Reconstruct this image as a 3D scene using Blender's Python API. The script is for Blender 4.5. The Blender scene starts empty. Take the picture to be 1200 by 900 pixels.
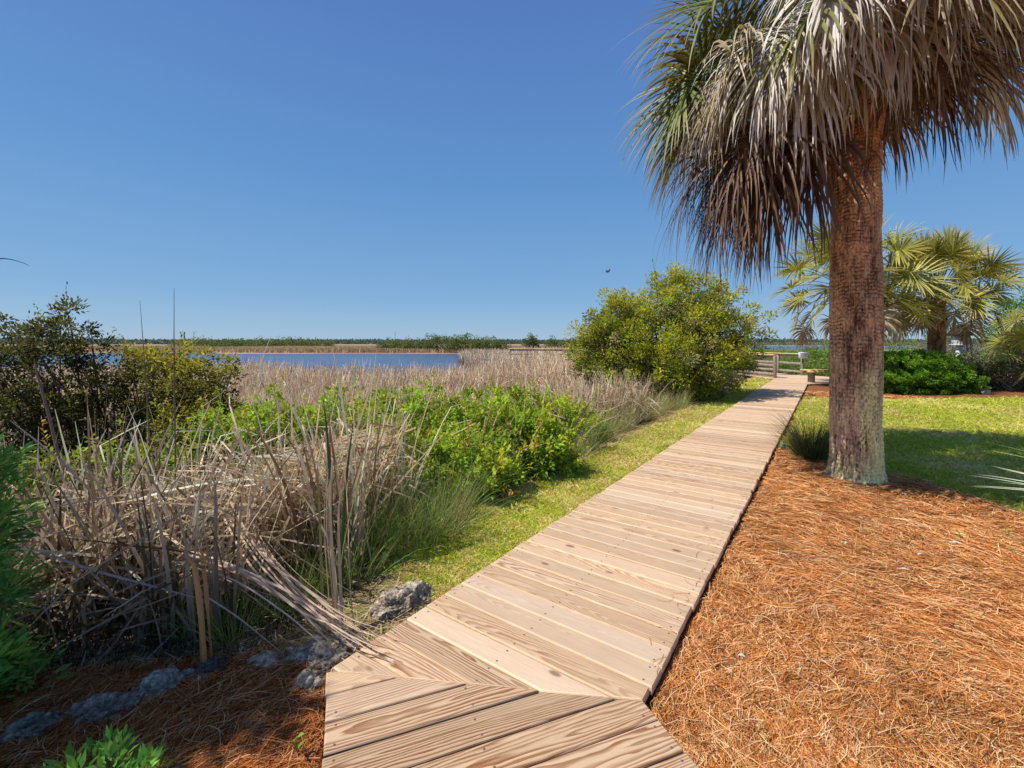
import bpy, math, random
import numpy as np
from mathutils import Vector, noise as mnoise

SC = bpy.context.scene
COL = SC.collection
F = 520.0; HZ = 402.0; CAM = 1.45
def at(px, py, Y):
    return np.array([(px-600.0)*Y/F, Y, CAM-(py-HZ)*Y/F])
def gp(px, py, z=-0.07):
    Y = (CAM-z)*F/(py-HZ)
    return np.array([(px-600.0)*Y/F, Y])
R_ = lambda s: np.random.default_rng(s)
UP = np.array([0., 0., 1.])

# ------------------------------------------------------------------ walk frame
WL = np.array([-0.8205, 1.966]); WR = np.array([0.531, 1.804])
D = np.array([math.sin(math.radians(35.5)), math.cos(math.radians(35.5))])
NL = np.array([-D[1], D[0]])               # to the left of the main walk
D2 = np.array([math.sin(math.radians(-20.5)), math.cos(math.radians(-20.5))])
N2L = np.array([-D2[1], D2[0]])
def sstep(a, b, x):
    t = np.clip((x-a)/(b-a), 0, 1); return t*t*(3-2*t)
def lat_left(x, y):       # metres left of the main walk's left edge
    return (x-WL[0])*NL[0]+(y-WL[1])*NL[1]
def lat_right(x, y):      # metres right of the right edge
    return -((x-WR[0])*NL[0]+(y-WR[1])*NL[1])

# value noise 2d (vectorised)
_pt = R_(5).random((256, 256))
def vn(x, y):
    xi = np.floor(x).astype(int); yi = np.floor(y).astype(int)
    fx = x-xi; fy = y-yi; fx = fx*fx*(3-2*fx); fy = fy*fy*(3-2*fy)
    a = _pt[xi & 255, yi & 255]; b = _pt[(xi+1) & 255, yi & 255]
    c = _pt[xi & 255, (yi+1) & 255]; d = _pt[(xi+1) & 255, (yi+1) & 255]
    return (a*(1-fx)+b*fx)*(1-fy)+(c*(1-fx)+d*fx)*fy
def fbm(x, y, o=4):
    s = 0; a = .5; t = 0
    for i in range(o):
        s = s+a*vn(x*2**i+i*17.3, y*2**i+i*9.1); t += a; a *= .5
    return s/t

def marsh_m(x, y):
    m1 = lat_left(x, y)-0.85+0.5*(1-sstep(0, 1.6, (x-WL[0])*D[0]+(y-WL[1])*D[1]))
    m2 = (y-2.02)-0.12*(x+1.0)
    m = np.minimum(m1, m2)
    return np.maximum(m, y-19.6-0.25*np.maximum(x-14, 0))
def water_mask(x, y):
    xr = 1.2-y*.106+1.2*np.sin(y*.07)
    a = sstep(0, 2.5, y-24.5-1.5*np.sin(x*.3)+0*x)*sstep(0, 6, 112+6*np.sin(x*.045)-y)*sstep(0, 2.5, xr-x)
    b = sstep(0, 10, y-150)*sstep(0, 30, 420-y)*sstep(0, 8, x-y*.52)*sstep(0, 30, 600-x)
    c = sstep(0, 3, y-60)*sstep(0, 3, 72-y)*sstep(0, 3, x+2)*sstep(0, 3, 16-x)
    return np.maximum(a, b)
def zg(x, y):
    x = np.asarray(x, float); y = np.asarray(y, float)
    m = marsh_m(x, y)
    z = -0.07-0.78*sstep(0, 2.6, m)
    z = z+(fbm(x*1.3, y*1.3, 3)-.5)*(0.03+.10*sstep(.2, 1.5, m))
    z = z+(fbm(x*6, y*6, 2)-.5)*0.02
    rock = (1-sstep(0.0, .5, np.abs(m)))
    z = np.where((m < 0), z, z-0.02)
    z = z-0.55*water_mask(x, y)*sstep(20, 26, y)
    # keep clear of the decking
    return np.minimum(z, np.where(m < 0.2, -0.045, 5))

# ------------------------------------------------------------------ mesh helpers
class G:
    """geometry collector (numpy)"""
    def __init__(s): s.V = []; s.C = []; s.Fq = []; s.Ft = []; s.n = 0
    def add(s, V, quads=None, tris=None, col=(1, 1, 1)):
        V = np.asarray(V, float).reshape(-1, 3)
        C = np.asarray(col, float)
        if C.ndim == 1: C = np.broadcast_to(C, (len(V), 3))
        s.V.append(V); s.C.append(C.reshape(-1, 3))
        if quads is not None and len(quads): s.Fq.append(np.asarray(quads, np.int64).reshape(-1, 4)+s.n)
        if tris is not None and len(tris): s.Ft.append(np.asarray(tris, np.int64).reshape(-1, 3)+s.n)
        s.n += len(V)
    def box(s, c, size, rz=0., col=(1, 1, 1), axis=None, taper=0.):
        sx, sy, sz = [v/2 for v in size]
        b = min(sx, sy, sz)*.14
        P = []
        for zz, k in ((-sz, 1), (-sz+b, 0), (sz-b, 0), (sz, 1)):
            for ux, uy in ((-1, -1), (1, -1), (1, 1), (-1, 1)):
                P.append((ux*(sx-b*k), uy*(sy-b*k), zz))
        P = np.array(P)
        ca, sa = math.cos(rz), math.sin(rz)
        Q = np.stack([P[:, 0]*ca-P[:, 1]*sa, P[:, 0]*sa+P[:, 1]*ca, P[:, 2]], 1)+np.asarray(c, float)
        q = [(3, 2, 1, 0), (12, 13, 14, 15)]
        for l in range(3):
            for k in range(4):
                q.append((l*4+k, l*4+(k+1) % 4, l*4+4+(k+1) % 4, l*4+4+k))
        s.add(Q, q, col=col)
    def beam(s, a, b, w, h, col=(1, 1, 1)):
        a = np.array(a, float); b = np.array(b, float)
        t = b-a; L = np.linalg.norm(t); t /= L
        sd = np.cross(t, UP); sd = sd/np.linalg.norm(sd) if np.linalg.norm(sd) > 1e-4 else np.array([1., 0, 0])
        u = np.cross(sd, t); P = []
        e = min(w, h)*.08
        for p, k in ((a, 1), (a+t*e, 0), (b-t*e, 0), (b, 1)):
            for i, j in ((-1, -1), (1, -1), (1, 1), (-1, 1)):
                P.append(p+sd*i*(w/2-e*k)+u*j*(h/2-e*k))
        q = [(3, 2, 1, 0), (12, 13, 14, 15)]
        for l in range(3):
            for k in range(4): q.append((l*4+k, l*4+(k+1) % 4, l*4+4+(k+1) % 4, l*4+4+k))
        s.add(P, q, col=col)
    def mesh(s, name):
        V = np.concatenate(s.V); C = np.concatenate(s.C)
        Q = np.concatenate(s.Fq) if s.Fq else np.zeros((0, 4), int)
        T = np.concatenate(s.Ft) if s.Ft else np.zeros((0, 3), int)
        me = bpy.data.meshes.new(name)
        me.vertices.add(len(V)); me.vertices.foreach_set('co', V.astype(np.float32).ravel())
        li = np.concatenate([Q.ravel(), T.ravel()]).astype(np.int32)
        ls = np.concatenate([np.arange(len(Q))*4, len(Q)*4+np.arange(len(T))*3]).astype(np.int32)
        me.loops.add(len(li)); me.loops.foreach_set('vertex_index', li)
        me.polygons.add(len(ls)); me.polygons.foreach_set('loop_start', ls)
        a = me.color_attributes.new('tint', 'FLOAT_COLOR', 'POINT')
        cc = np.ones((len(V), 4), np.float32); cc[:, :3] = C
        a.data.foreach_set('color', cc.ravel())
        me.update(calc_edges=True)
        return me
    def build(s, name, mat, parent=None, smooth=False):
        me = s.mesh(name)
        if parent is not None:
            off = parent.location
            if parent.parent: off = parent.location+parent.parent.location
            n = len(me.vertices); co = np.empty(n*3, np.float32); me.vertices.foreach_get('co', co)
            co = co.reshape(-1, 3)-np.array(off, np.float32); me.vertices.foreach_set('co', co.ravel())
        return link(name, me, mat, parent, smooth)
def link(name, me, mat, parent=None, smooth=False):
    o = bpy.data.objects.new(name, me); COL.objects.link(o)
    for m in (mat if isinstance(mat, (list, tuple)) else [mat]): me.materials.append(m)
    if parent is not None: o.parent = parent
    if smooth: me.polygons.foreach_set('use_smooth', np.ones(len(me.polygons), bool))
    return o
def tag(o, label=None, cat=None, group=None, kind=None):
    if label: o['label'] = label
    if cat: o['category'] = cat
    if group: o['group'] = group
    if kind: o['kind'] = kind
    return o
def thing(name, loc, label, cat, group=None):
    o = bpy.data.objects.new(name, None); COL.objects.link(o); o.empty_display_size = .1
    o.location = Vector([float(v) for v in loc]); return tag(o, label, cat, group)
def origin_to(o, loc):
    """mesh thing: put its origin at its base"""
    me = o.data; n = len(me.vertices); co = np.empty(n*3, np.float32); me.vertices.foreach_get('co', co)
    me.vertices.foreach_set('co', (co.reshape(-1, 3)-np.array(loc, np.float32)).ravel()); o.location = Vector([float(v) for v in loc]); return o
def nrm(a): return a/np.maximum(np.linalg.norm(a, axis=-1, keepdims=True), 1e-9)

def ribbons(g, P, W, col, side=None, rng=None, fold=0.):
    """P (N,K,3) centre lines, W (N,K) widths, col (N,3)|(N,K,3)"""
    N, K, _ = P.shape
    T = np.empty_like(P); T[:, 1:-1] = P[:, 2:]-P[:, :-2]; T[:, 0] = P[:, 1]-P[:, 0]; T[:, -1] = P[:, -1]-P[:, -2]
    T = nrm(T)
    if side is None: side = nrm(rng.normal(size=(N, 3)))
    S = nrm(np.cross(T, np.cross(np.broadcast_to(side[:, None], T.shape), T)))
    col = np.asarray(col, float)
    if col.ndim == 2: col = np.broadcast_to(col[:, None], (N, K, 3))
    if fold:
        Nn = np.cross(T, S)
        A = P-S*W[..., None]/2+Nn*W[..., None]*fold; B = P+S*W[..., None]/2+Nn*W[..., None]*fold
        V = np.stack([A, P, B], 2)
        C = np.repeat(col[:, :, None], 3, 2)
        i = np.arange(N)[:, None]*K*3; k = np.arange(K-1)[None]*3; b = (i+k)
        q = np.concatenate([np.stack([b, b+1, b+4, b+3], -1).reshape(-1, 4), np.stack([b+1, b+2, b+5, b+4], -1).reshape(-1, 4)])
    else:
        V = np.stack([P-S*W[..., None]/2, P+S*W[..., None]/2], 2)
        C = np.repeat(col[:, :, None], 2, 2)
        i = np.arange(N)[:, None]*K*2; k = np.arange(K-1)[None]*2; b = (i+k)
        q = np.stack([b, b+1, b+3, b+2], -1).reshape(-1, 4)
    g.add(V.reshape(-1, 3), q, col=C.reshape(-1, 3))
def tubes(g, P, R, col, sides=5):
    N, K, _ = P.shape
    T = np.empty_like(P); T[:, 1:-1] = P[:, 2:]-P[:, :-2]; T[:, 0] = P[:, 1]-P[:, 0]; T[:, -1] = P[:, -1]-P[:, -2]
    T = nrm(T); ref = np.array([.31, .17, .93]); ref = np.broadcast_to(ref, T.shape)
    A = nrm(np.cross(T, ref)); B = np.cross(T, A)
    an = np.arange(sides)*2*math.pi/sides
    V = P[:, :, None]+R[:, :, None, None]*(A[:, :, None]*np.cos(an)[None, None, :, None]+B[:, :, None]*np.sin(an)[None, None, :, None])
    col = np.asarray(col, float)
    if col.ndim == 1: col = np.broadcast_to(col, (N, 3))
    C = np.broadcast_to(col[:, None, None], V.shape)
    i = np.arange(N)[:, None, None]*K*sides; k = np.arange(K-1)[None, :, None]*sides; s = np.arange(sides)[None, None]
    s2 = (s+1) % sides
    q = np.stack([i+k+s, i+k+s2, i+k+sides+s2, i+k+sides+s], -1).reshape(-1, 4)
    g.add(V.reshape(-1, 3), q, col=C.reshape(-1, 3))
def mixc(rng, pal, n, jit=.15):
    pal = np.array(pal); c = pal[rng.integers(0, len(pal), n)]
    return np.clip(c*(1+rng.normal(0, jit, (n, 1)))*(1+rng.normal(0, jit*.3, (n, 3))), 0.004, 1)
def leaves(g, rng, C0, dirs, L, W, col, tilt=.6):
    N = len(C0); L = np.broadcast_to(L, N); W = np.broadcast_to(W, N)
    d = nrm(dirs); r = nrm(rng.normal(size=(N, 3))*tilt+np.array([0, 0, 1.]))
    s = nrm(np.cross(d, r)); nn = np.cross(s, d)
    A = C0; M = C0+d*(L*.45)[:, None]; E = C0+d*L[:, None]-nn*(L*.12)[:, None]
    V = np.stack([A, M+s*(W/2)[:, None]+nn*(W*.12)[:, None], E, M-s*(W/2)[:, None]+nn*(W*.12)[:, None]], 1)
    q = np.arange(N*4).reshape(N, 4)
    g.add(V.reshape(-1, 3), q, col=np.repeat(col, 4, 0))

# ------------------------------------------------------------------ materials
def newmat(name):
    m = bpy.data.materials.new(name); m.use_nodes = True
    nt = m.node_tree; nt.nodes.clear(); return m, nt, nt.nodes, nt.links
def nd(ns, t, **k):
    n = ns.new(t)
    for a, b in k.items():
        if a.startswith('i_'): n.inputs[a[2:].replace('_', ' ')].default_value = b
        else: setattr(n, a, b)
    return n
def math_(ns, ls, op, a, b=None, c=None):
    n = ns.new('ShaderNodeMath'); n.operation = op
    for i, v in enumerate((a, b, c)):
        if v is None: continue
        if isinstance(v, (int, float)): n.inputs[i].default_value = v
        else: ls.new(v, n.inputs[i])
    return n.outputs[0]
def mixcol(ns, ls, f, a, b, mode='MIX'):
    n = ns.new('ShaderNodeMix'); n.data_type = 'RGBA'; n.blend_type = mode
    for i, v in ((0, f), (6, a), (7, b)):
        if isinstance(v, (int, float)): n.inputs[i].default_value = v
        elif isinstance(v, tuple): n.inputs[i].default_value = (*v, 1)
        else: ls.new(v, n.inputs[i])
    return n.outputs[2]
def ramp(ns, ls, f, stops):
    n = ns.new('ShaderNodeValToRGB'); e = n.color_ramp.elements
    while len(e) < len(stops): e.new(.5)
    for i, (p, c) in enumerate(stops):
        e[i].position = p; e[i].color = (*c, 1) if len(c) == 3 else c
    ls.new(f, n.inputs[0]); return n.outputs[0]
def leafmat(name, trans=.3, rough=.55, spec=.25, nscale=30., namp=.35):
    m, nt, ns, ls = newmat(name)
    at_ = nd(ns, 'ShaderNodeAttribute', attribute_name='tint')
    tc = nd(ns, 'ShaderNodeTexCoord')
    no = nd(ns, 'ShaderNodeTexNoise'); no.inputs['Scale'].default_value = nscale; ls.new(tc.outputs['Object'], no.inputs['Vector'])
    v = math_(ns, ls, 'MULTIPLY_ADD', no.outputs[0], namp*2, 1-namp)
    mul = nd(ns, 'ShaderNodeVectorMath', operation='SCALE'); ls.new(at_.outputs['Color'], mul.inputs[0]); ls.new(v, mul.inputs['Scale'])
    p = nd(ns, 'ShaderNodeBsdfPrincipled'); ls.new(mul.outputs[0], p.inputs['Base Color'])
    p.inputs['Roughness'].default_value = rough; p.inputs['Specular IOR Level'].default_value = spec
    t = nd(ns, 'ShaderNodeBsdfTranslucent'); ls.new(mul.outputs[0], t.inputs['Color'])
    mx = nd(ns, 'ShaderNodeMixShader'); mx.inputs[0].default_value = trans
    ls.new(p.outputs[0], mx.inputs[1]); ls.new(t.outputs[0], mx.inputs[2])
    o = nd(ns, 'ShaderNodeOutputMaterial'); ls.new(mx.outputs[0], o.inputs[0]); return m
M_leaf = leafmat('leaf_green', .42, .5, .2)
M_blade = leafmat('grass_blade', .3, .6, .15, 20)
M_dry = leafmat('dry_reed', .28, .7, .1, 25, .3)
M_needle = leafmat('pine_needle', .08, .75, .04, 12, .3)
M_palm = leafmat('palm_leaf', .25, .45, .3, 18, .25)
M_bark = leafmat('twig_bark', 0, .85, .1, 40, .4)

def wood_mat(name, light, dark, grey, scale=1.):
    m, nt, ns, ls = newmat(name)
    bc = nd(ns, 'ShaderNodeAttribute', attribute_name='bc')       # u, v, seed
    tn = nd(ns, 'ShaderNodeAttribute', attribute_name='tint')     # contrast, greyness, brightness
    sx = nd(ns, 'ShaderNodeSeparateXYZ'); ls.new(bc.outputs['Vector'], sx.inputs[0])
    u, v, sd = sx.outputs
    tx = nd(ns, 'ShaderNodeSeparateXYZ'); ls.new(tn.outputs['Vector'], tx.inputs[0])
    wn = nd(ns, 'ShaderNodeTexWhiteNoise', noise_dimensions='1D'); ls.new(sd, wn.inputs['W'])
    rr = nd(ns, 'ShaderNodeSeparateXYZ'); ls.new(wn.outputs['Color'], rr.inputs[0])
    r1, r2, r3 = rr.outputs
    def noise(su, sv, det=2, rough=.5, dist=0):
        cb = nd(ns, 'ShaderNodeCombineXYZ')
        ls.new(math_(ns, ls, 'MULTIPLY', u, su), cb.inputs[0]); ls.new(math_(ns, ls, 'MULTIPLY', v, sv), cb.inputs[1])
        ls.new(math_(ns, ls, 'MULTIPLY', sd, 7.31), cb.inputs[2])
        n = nd(ns, 'ShaderNodeTexNoise'); n.inputs['Scale'].default_value = 1; n.inputs['Detail'].default_value = det
        n.inputs['Roughness'].default_value = rough; n.inputs['Distortion'].default_value = dist
        ls.new(cb.outputs[0], n.inputs['Vector']); return n.outputs[0]
    slow = noise(1.5, 5., 1)
    mid = noise(5., 28., 2)
    vv = math_(ns, ls, 'SUBTRACT', v, math_(ns, ls, 'MULTIPLY', math_(ns, ls, 'SUBTRACT', r1, .5), .13))
    vv = math_(ns, ls, 'ADD', vv, math_(ns, ls, 'MULTIPLY', math_(ns, ls, 'SUBTRACT', slow, .5), .05))
    uu = math_(ns, ls, 'SUBTRACT', u, math_(ns, ls, 'MULTIPLY', r3, 1.2))
    d = math_(ns, ls, 'MULTIPLY', uu, math_(ns, ls, 'MULTIPLY_ADD', r2, .05, .02))
    d = math_(ns, ls, 'ADD', d, math_(ns, ls, 'MULTIPLY', math_(ns, ls, 'SUBTRACT', slow, .5), .09))
    rad = math_(ns, ls, 'SQRT', math_(ns, ls, 'ADD', math_(ns, ls, 'MULTIPLY', vv, vv), math_(ns, ls, 'MULTIPLY', d, d)))
    ring = math_(ns, ls, 'ADD', math_(ns, ls, 'MULTIPLY', rad, math_(ns, ls, 'MULTIPLY_ADD', tx.outputs[0], -92., 160.)), math_(ns, ls, 'ADD', math_(ns, ls, 'MULTIPLY', mid, 1.6), math_(ns, ls, 'MULTIPLY', noise(1.1, 14., 1), 3.2)))
    fr = math_(ns, ls, 'FRACT', ring)
    band = ramp(ns, ls, fr, [(0, (0, 0, 0)), (.3, (.05, .05, .05)), (.62, (.85, .85, .85)), (.88, (1, 1, 1)), (.97, (.1, .1, .1)), (1, (0, 0, 0))])
    fib = noise(9., 420., 3, .6)
    fib2 = noise(2.5, 60., 3, .6)
    blotch = noise(2., 9., 3, .6)
    k = math_(ns, ls, 'MULTIPLY', math_(ns, ls, 'MULTIPLY', band, tx.outputs[0]), math_(ns, ls, 'MULTIPLY_ADD', noise(1.3, 11., 2), 1.7, .1))
    k = math_(ns, ls, 'MULTIPLY', k, math_(ns, ls, 'MULTIPLY_ADD', fib2, 1.3, .35))
    kc = nd(ns, 'ShaderNodeClamp'); ls.new(k, kc.inputs[0])
    c = mixcol(ns, ls, kc.outputs[0], light, dark)
    g = math_(ns, ls, 'MULTIPLY', tx.outputs[1], math_(ns, ls, 'MULTIPLY_ADD', blotch, 1.2, .3))
    gc = nd(ns, 'ShaderNodeClamp'); ls.new(g, gc.inputs[0])
    c2 = mixcol(ns, ls, .55, grey, c)
    c = mixcol(ns, ls, gc.outputs[0], c, c2)
    # knots
    cb = nd(ns, 'ShaderNodeCombineXYZ'); ls.new(math_(ns, ls, 'MULTIPLY', u, 2.2), cb.inputs[0]); ls.new(math_(ns, ls, 'MULTIPLY', v, 4.5), cb.inputs[1])
    ls.new(math_(ns, ls, 'MULTIPLY', sd, 3.7), cb.inputs[2])
    vo = nd(ns, 'ShaderNodeTexVoronoi'); vo.inputs['Scale'].default_value = 1.; ls.new(cb.outputs[0], vo.inputs['Vector'])
    kn = ramp(ns, ls, math_(ns, ls, 'ADD', vo.outputs['Distance'], math_(ns, ls, 'MULTIPLY', mid, .05)), [(0, (1, 1, 1)), (.085, (.9, .9, .9)), (.12, (0, 0, 0)), (1, (0, 0, 0))])
    c = mixcol(ns, ls, math_(ns, ls, 'MULTIPLY', kn, .75), c, (dark[0]*.45, dark[1]*.4, dark[2]*.4))
    br = math_(ns, ls, 'MULTIPLY', tx.outputs[2], math_(ns, ls, 'MULTIPLY_ADD', fib, .5, .75))
    br = math_(ns, ls, 'MULTIPLY', br, math_(ns, ls, 'MULTIPLY_ADD', blotch, .35, .83))
    sc = nd(ns, 'ShaderNodeVectorMath', operation='SCALE'); ls.new(c, sc.inputs[0]); ls.new(br, sc.inputs['Scale'])
    p = nd(ns, 'ShaderNodeBsdfPrincipled'); ls.new(sc.outputs[0], p.inputs['Base Color'])
    p.inputs['Roughness'].default_value = .78; p.inputs['Specular IOR Level'].default_value = .2
    bp = nd(ns, 'ShaderNodeBump'); bp.inputs['Strength'].default_value = .35; bp.inputs['Distance'].default_value = .004
    h = math_(ns, ls, 'ADD', math_(ns, ls, 'MULTIPLY', fib, .6), math_(ns, ls, 'MULTIPLY', kc.outputs[0], .5))
    ls.new(h, bp.inputs['Height']); ls.new(bp.outputs[0], p.inputs['Normal'])
    o = nd(ns, 'ShaderNodeOutputMaterial'); ls.new(p.outputs[0], o.inputs[0]); return m
M_deck = wood_mat('deck_wood', (.72, .50, .305), (.30, .12, .042), (.59, .485, .385))

def simple(name, stops, scale, bump=0., rough=.85, det=6, stretch=(1, 1, 1), dist=0., bscale=None, use_tint=False, spec=.2, coord='Object'):
    m, nt, ns, ls = newmat(name)
    tc = nd(ns, 'ShaderNodeTexCoord'); mp = nd(ns, 'ShaderNodeMapping'); mp.inputs['Scale'].default_value = stretch
    ls.new(tc.outputs[coord], mp.inputs[0])
    n = nd(ns, 'ShaderNodeTexNoise'); n.inputs['Scale'].default_value = scale; n.inputs['Detail'].default_value = det
    n.inputs['Roughness'].default_value = .65; n.inputs['Distortion'].default_value = dist
    ls.new(mp.outputs[0], n.inputs['Vector'])
    c = ramp(ns, ls, n.outputs[0], stops)
    if use_tint:
        a = nd(ns, 'ShaderNodeAttribute', attribute_name='tint'); c = mixcol(ns, ls, 1., c, a.outputs['Color'], 'MULTIPLY')
    p = nd(ns, 'ShaderNodeBsdfPrincipled'); ls.new(c, p.inputs['Base Color'])
    p.inputs['Roughness'].default_value = rough; p.inputs['Specular IOR Level'].default_value = spec
    if bump:
        n2 = nd(ns, 'ShaderNodeTexNoise'); n2.inputs['Scale'].default_value = bscale or scale*2; n2.inputs['Detail'].default_value = 8
        n2.inputs['Roughness'].default_value = .7; ls.new(mp.outputs[0], n2.inputs['Vector'])
        b = nd(ns, 'ShaderNodeBump'); b.inputs['Strength'].default_value = .9; b.inputs['Distance'].default_value = bump
        ls.new(n2.outputs[0], b.inputs['Height']); ls.new(b.outputs[0], p.inputs['Normal'])
    o = nd(ns, 'ShaderNodeOutputMaterial'); ls.new(p.outputs[0], o.inputs[0]); return m
M_ground = simple('marsh_mud', [(.3, (.55, .5, .45)), (.5, (.9, .9, .9)), (.7, (1.3, 1.25, 1.1))], 9, .03, use_tint=True)
M_straw = simple('straw_bed', [(.3, (.08, .03, .012)), (.5, (.24, .09, .03)), (.7, (.5, .22, .08))], 26, .02, stretch=(1, 1, 1), dist=1.5, bscale=60)
M_lawn = simple('lawn_soil', [(.3, (.28, .30, .03)), (.5, (.46, .44, .07)), (.7, (.62, .50, .20))], 7, .015, bscale=70)
M_rock = simple('coquina', [(.30, (.05, .045, .04)), (.42, (.22, .20, .17)), (.55, (.46, .42, .35)), (.72, (.75, .70, .60))], 34, .018, det=10, bscale=70, use_tint=True)
M_oldwood = simple('grey_timber', [(.3, (.16, .13, .10)), (.5, (.30, .25, .19)), (.7, (.42, .35, .27))], 14, .003, stretch=(1, 1, .12))
M_cap = simple('sunlit_yellow_timber', [(.3, (.60, .40, .15)), (.5, (.78, .55, .22)), (.7, (.86, .66, .32))], 12, .003)  # timber colour brightened and yellowed so the tops look sunlit
M_dark = simple('dark_under', [(.3, (.06, .04, .03)), (.7, (.13, .09, .06))], 20)
M_metal = simple('nail_steel', [(.3, (.10, .09, .08)), (.7, (.2, .18, .16))], 40, rough=.5)
M_white = simple('white_board', [(.35, (.72, .73, .75)), (.7, (.8, .8, .8))], 3, rough=.5)
M_greyink = simple('grey_ink', [(.3, (.25, .3, .4)), (.7, (.35, .4, .5))], 30)
M_teal = simple('teal_plastic', [(.3, (.03, .36, .27)), (.7, (.08, .5, .38))], 30, rough=.4, spec=.5)
M_conc = simple('concrete', [(.3, (.35, .33, .3)), (.7, (.5, .48, .44))], 10, .005)
M_feather = simple('brown_feather', [(.3, (.06, .03, .02)), (.7, (.2, .09, .04))], 30)

# water
def water_mat():
    m, nt, ns, ls = newmat('creek_water')
    tc = nd(ns, 'ShaderNodeTexCoord')
    mp = nd(ns, 'ShaderNodeMapping'); mp.inputs['Scale'].default_value = (.6, 1.6, 1); ls.new(tc.outputs['Object'], mp.inputs[0])
    n = nd(ns, 'ShaderNodeTexNoise'); n.inputs['Scale'].default_value = 2.2; n.inputs['Detail'].default_value = 4; ls.new(mp.outputs[0], n.inputs['Vector'])
    b = nd(ns, 'ShaderNodeBump'); b.inputs['Strength'].default_value = 1.; b.inputs['Distance'].default_value = .28; ls.new(n.outputs[0], b.inputs['Height'])
    p = nd(ns, 'ShaderNodeBsdfPrincipled'); p.inputs['Base Color'].default_value = (.07, .12, .21, 1)
    p.inputs['Roughness'].default_value = .25; p.inputs['IOR'].default_value = 1.33; ls.new(b.outputs[0], p.inputs['Normal'])
    o = nd(ns, 'ShaderNodeOutputMaterial'); ls.new(p.outputs[0], o.inputs[0]); return m
M_water = water_mat()

# ------------------------------------------------------------------ terrain
lawn_px = [(911, 515), (925, 528), (950, 541), (980, 549), (1038, 555), (1080, 565), (1130, 581), (1200, 603), (1330, 660), (1700, 700), (1700, 473), (1200, 466), (1088, 468), (1033, 467), (934, 466)]
lawn_poly = np.array([gp(*p) for p in lawn_px])
def inpoly(x, y, poly):
    c = np.zeros(np.shape(x), bool); n = len(poly); j = n-1
    for i in range(n):
        xi, yi = poly[i]; xj, yj = poly[j]
        c ^= ((yi > y) != (yj > y)) & (x < (xj-xi)*(y-yi)/(yj-yi+1e-12)+xi); j = i
    return c
def region(x, y):
    """0 marsh ground, 1 verge/lawn, 2 straw"""
    wob = (fbm(x*2.5, y*2.5, 3)-.5)*.35
    m = marsh_m(x, y); lr = lat_right(x+wob*.3, y); ll = lat_left(x, y)
    r = np.zeros(np.shape(x), int)
    r = np.where((lr > -.6) & (m < .1), 2, r)
    r = np.where(inpoly(x+wob, y+wob, lawn_poly) & (lr > .05), 1, r)
    s = (x-WL[0])*D[0]+(y-WL[1])*D[1]
    verge = (ll > -.6) & (ll < .88+wob*.8) & (s > .75+wob)
    r = np.where(verge & (y < 19.5), 1, r)
    left2 = ((x-WL[0])*N2L[0]+(y-WL[1])*N2L[1] > -.6) & (y < 2.15+wob*.5) & (ll > -.8)
    r = np.where(left2 & ~verge, 2, r)
    r = np.where((r == 0) & (m < -.2), 2, r)
    r = np.where((ll > .02) & (s > -.02) & ~verge & (y < 5), 0, r)
    r = np.where((m > .15) & ~verge & (r != 0), 0, r)
    r = np.where((y > 19.4), 0, r)
    return r
def axis(lo, hi, fine, f0, f1, gr=1.09):
    a = list(np.arange(f0, f1, fine)); st = fine; v = a[-1]
    while v < hi: st *= gr; v += st; a.append(v)
    st = fine; v = a[0]; b = []
    while v > lo: st *= gr; v -= st; b.append(v)
    return np.array(b[::-1]+a)
ax = axis(-4000, 4000, .06, -3.5, 13.5); ay = axis(-60, 6000, .06, .2, 19.8)
GX, GY = np.meshgrid(ax, ay, indexing='ij'); GZ = zg(GX, GY)
nx, ny = GX.shape
idx = np.arange(nx*ny).reshape(nx, ny)
quads = np.stack([idx[:-1, :-1], idx[1:, :-1], idx[1:, 1:], idx[:-1, 1:]], -1).reshape(-1, 4)
cx_ = (GX[:-1, :-1]+GX[1:, 1:])/2; cy_ = (GY[:-1, :-1]+GY[1:, 1:])/2
reg = region(cx_, cy_).ravel()
VV = np.stack([GX, GY, GZ], -1).reshape(-1, 3)
x_, y_ = GX.ravel(), GY.ravel(); dist = np.hypot(x_, y_)
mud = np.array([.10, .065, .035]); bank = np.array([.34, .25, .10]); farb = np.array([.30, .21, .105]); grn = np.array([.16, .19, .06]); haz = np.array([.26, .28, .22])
f1 = sstep(.1, .9, marsh_m(x_, y_))[:, None]
gc = bank*(1-f1)+mud*f1
t = sstep(60, 110, dist)[:, None]; ft = fbm(x_*.03+3, y_*.012, 3)[:, None]
fc = farb*1.5*(1-.3*sstep(.5, .62, ft))
gc = gc*(1-t)+fc*t
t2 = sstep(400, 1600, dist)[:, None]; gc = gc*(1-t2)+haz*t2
tr = (sstep(12, 20, x_)*sstep(20, 26, y_)*(1-sstep(120, 160, y_)))[:, None]; gc = gc*(1-tr)+np.array([.10, .16, .03])*tr
for rid, nm, mt, kd, lab in ((0, 'ground', M_ground, 'structure', None), (1, 'lawn', M_lawn, 'structure', None), (2, 'pine_straw_bed', M_straw, 'structure', None)):
    q = quads[reg == rid]; used = np.unique(q); mp_ = -np.ones(nx*ny, int); mp_[used] = np.arange(len(used))
    g = G(); g.add(VV[used], mp_[q], col=gc[used]); o = g.build(nm, mt, smooth=True); o['kind'] = kd
g = G(); g.add([(-3000, 20, -1.12), (3000, 20, -1.12), (3000, 5000, -1.12), (-3000, 5000, -1.12)], [(0, 1, 2, 3)])
o = g.build('water', M_water); o['kind'] = 'structure'

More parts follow.
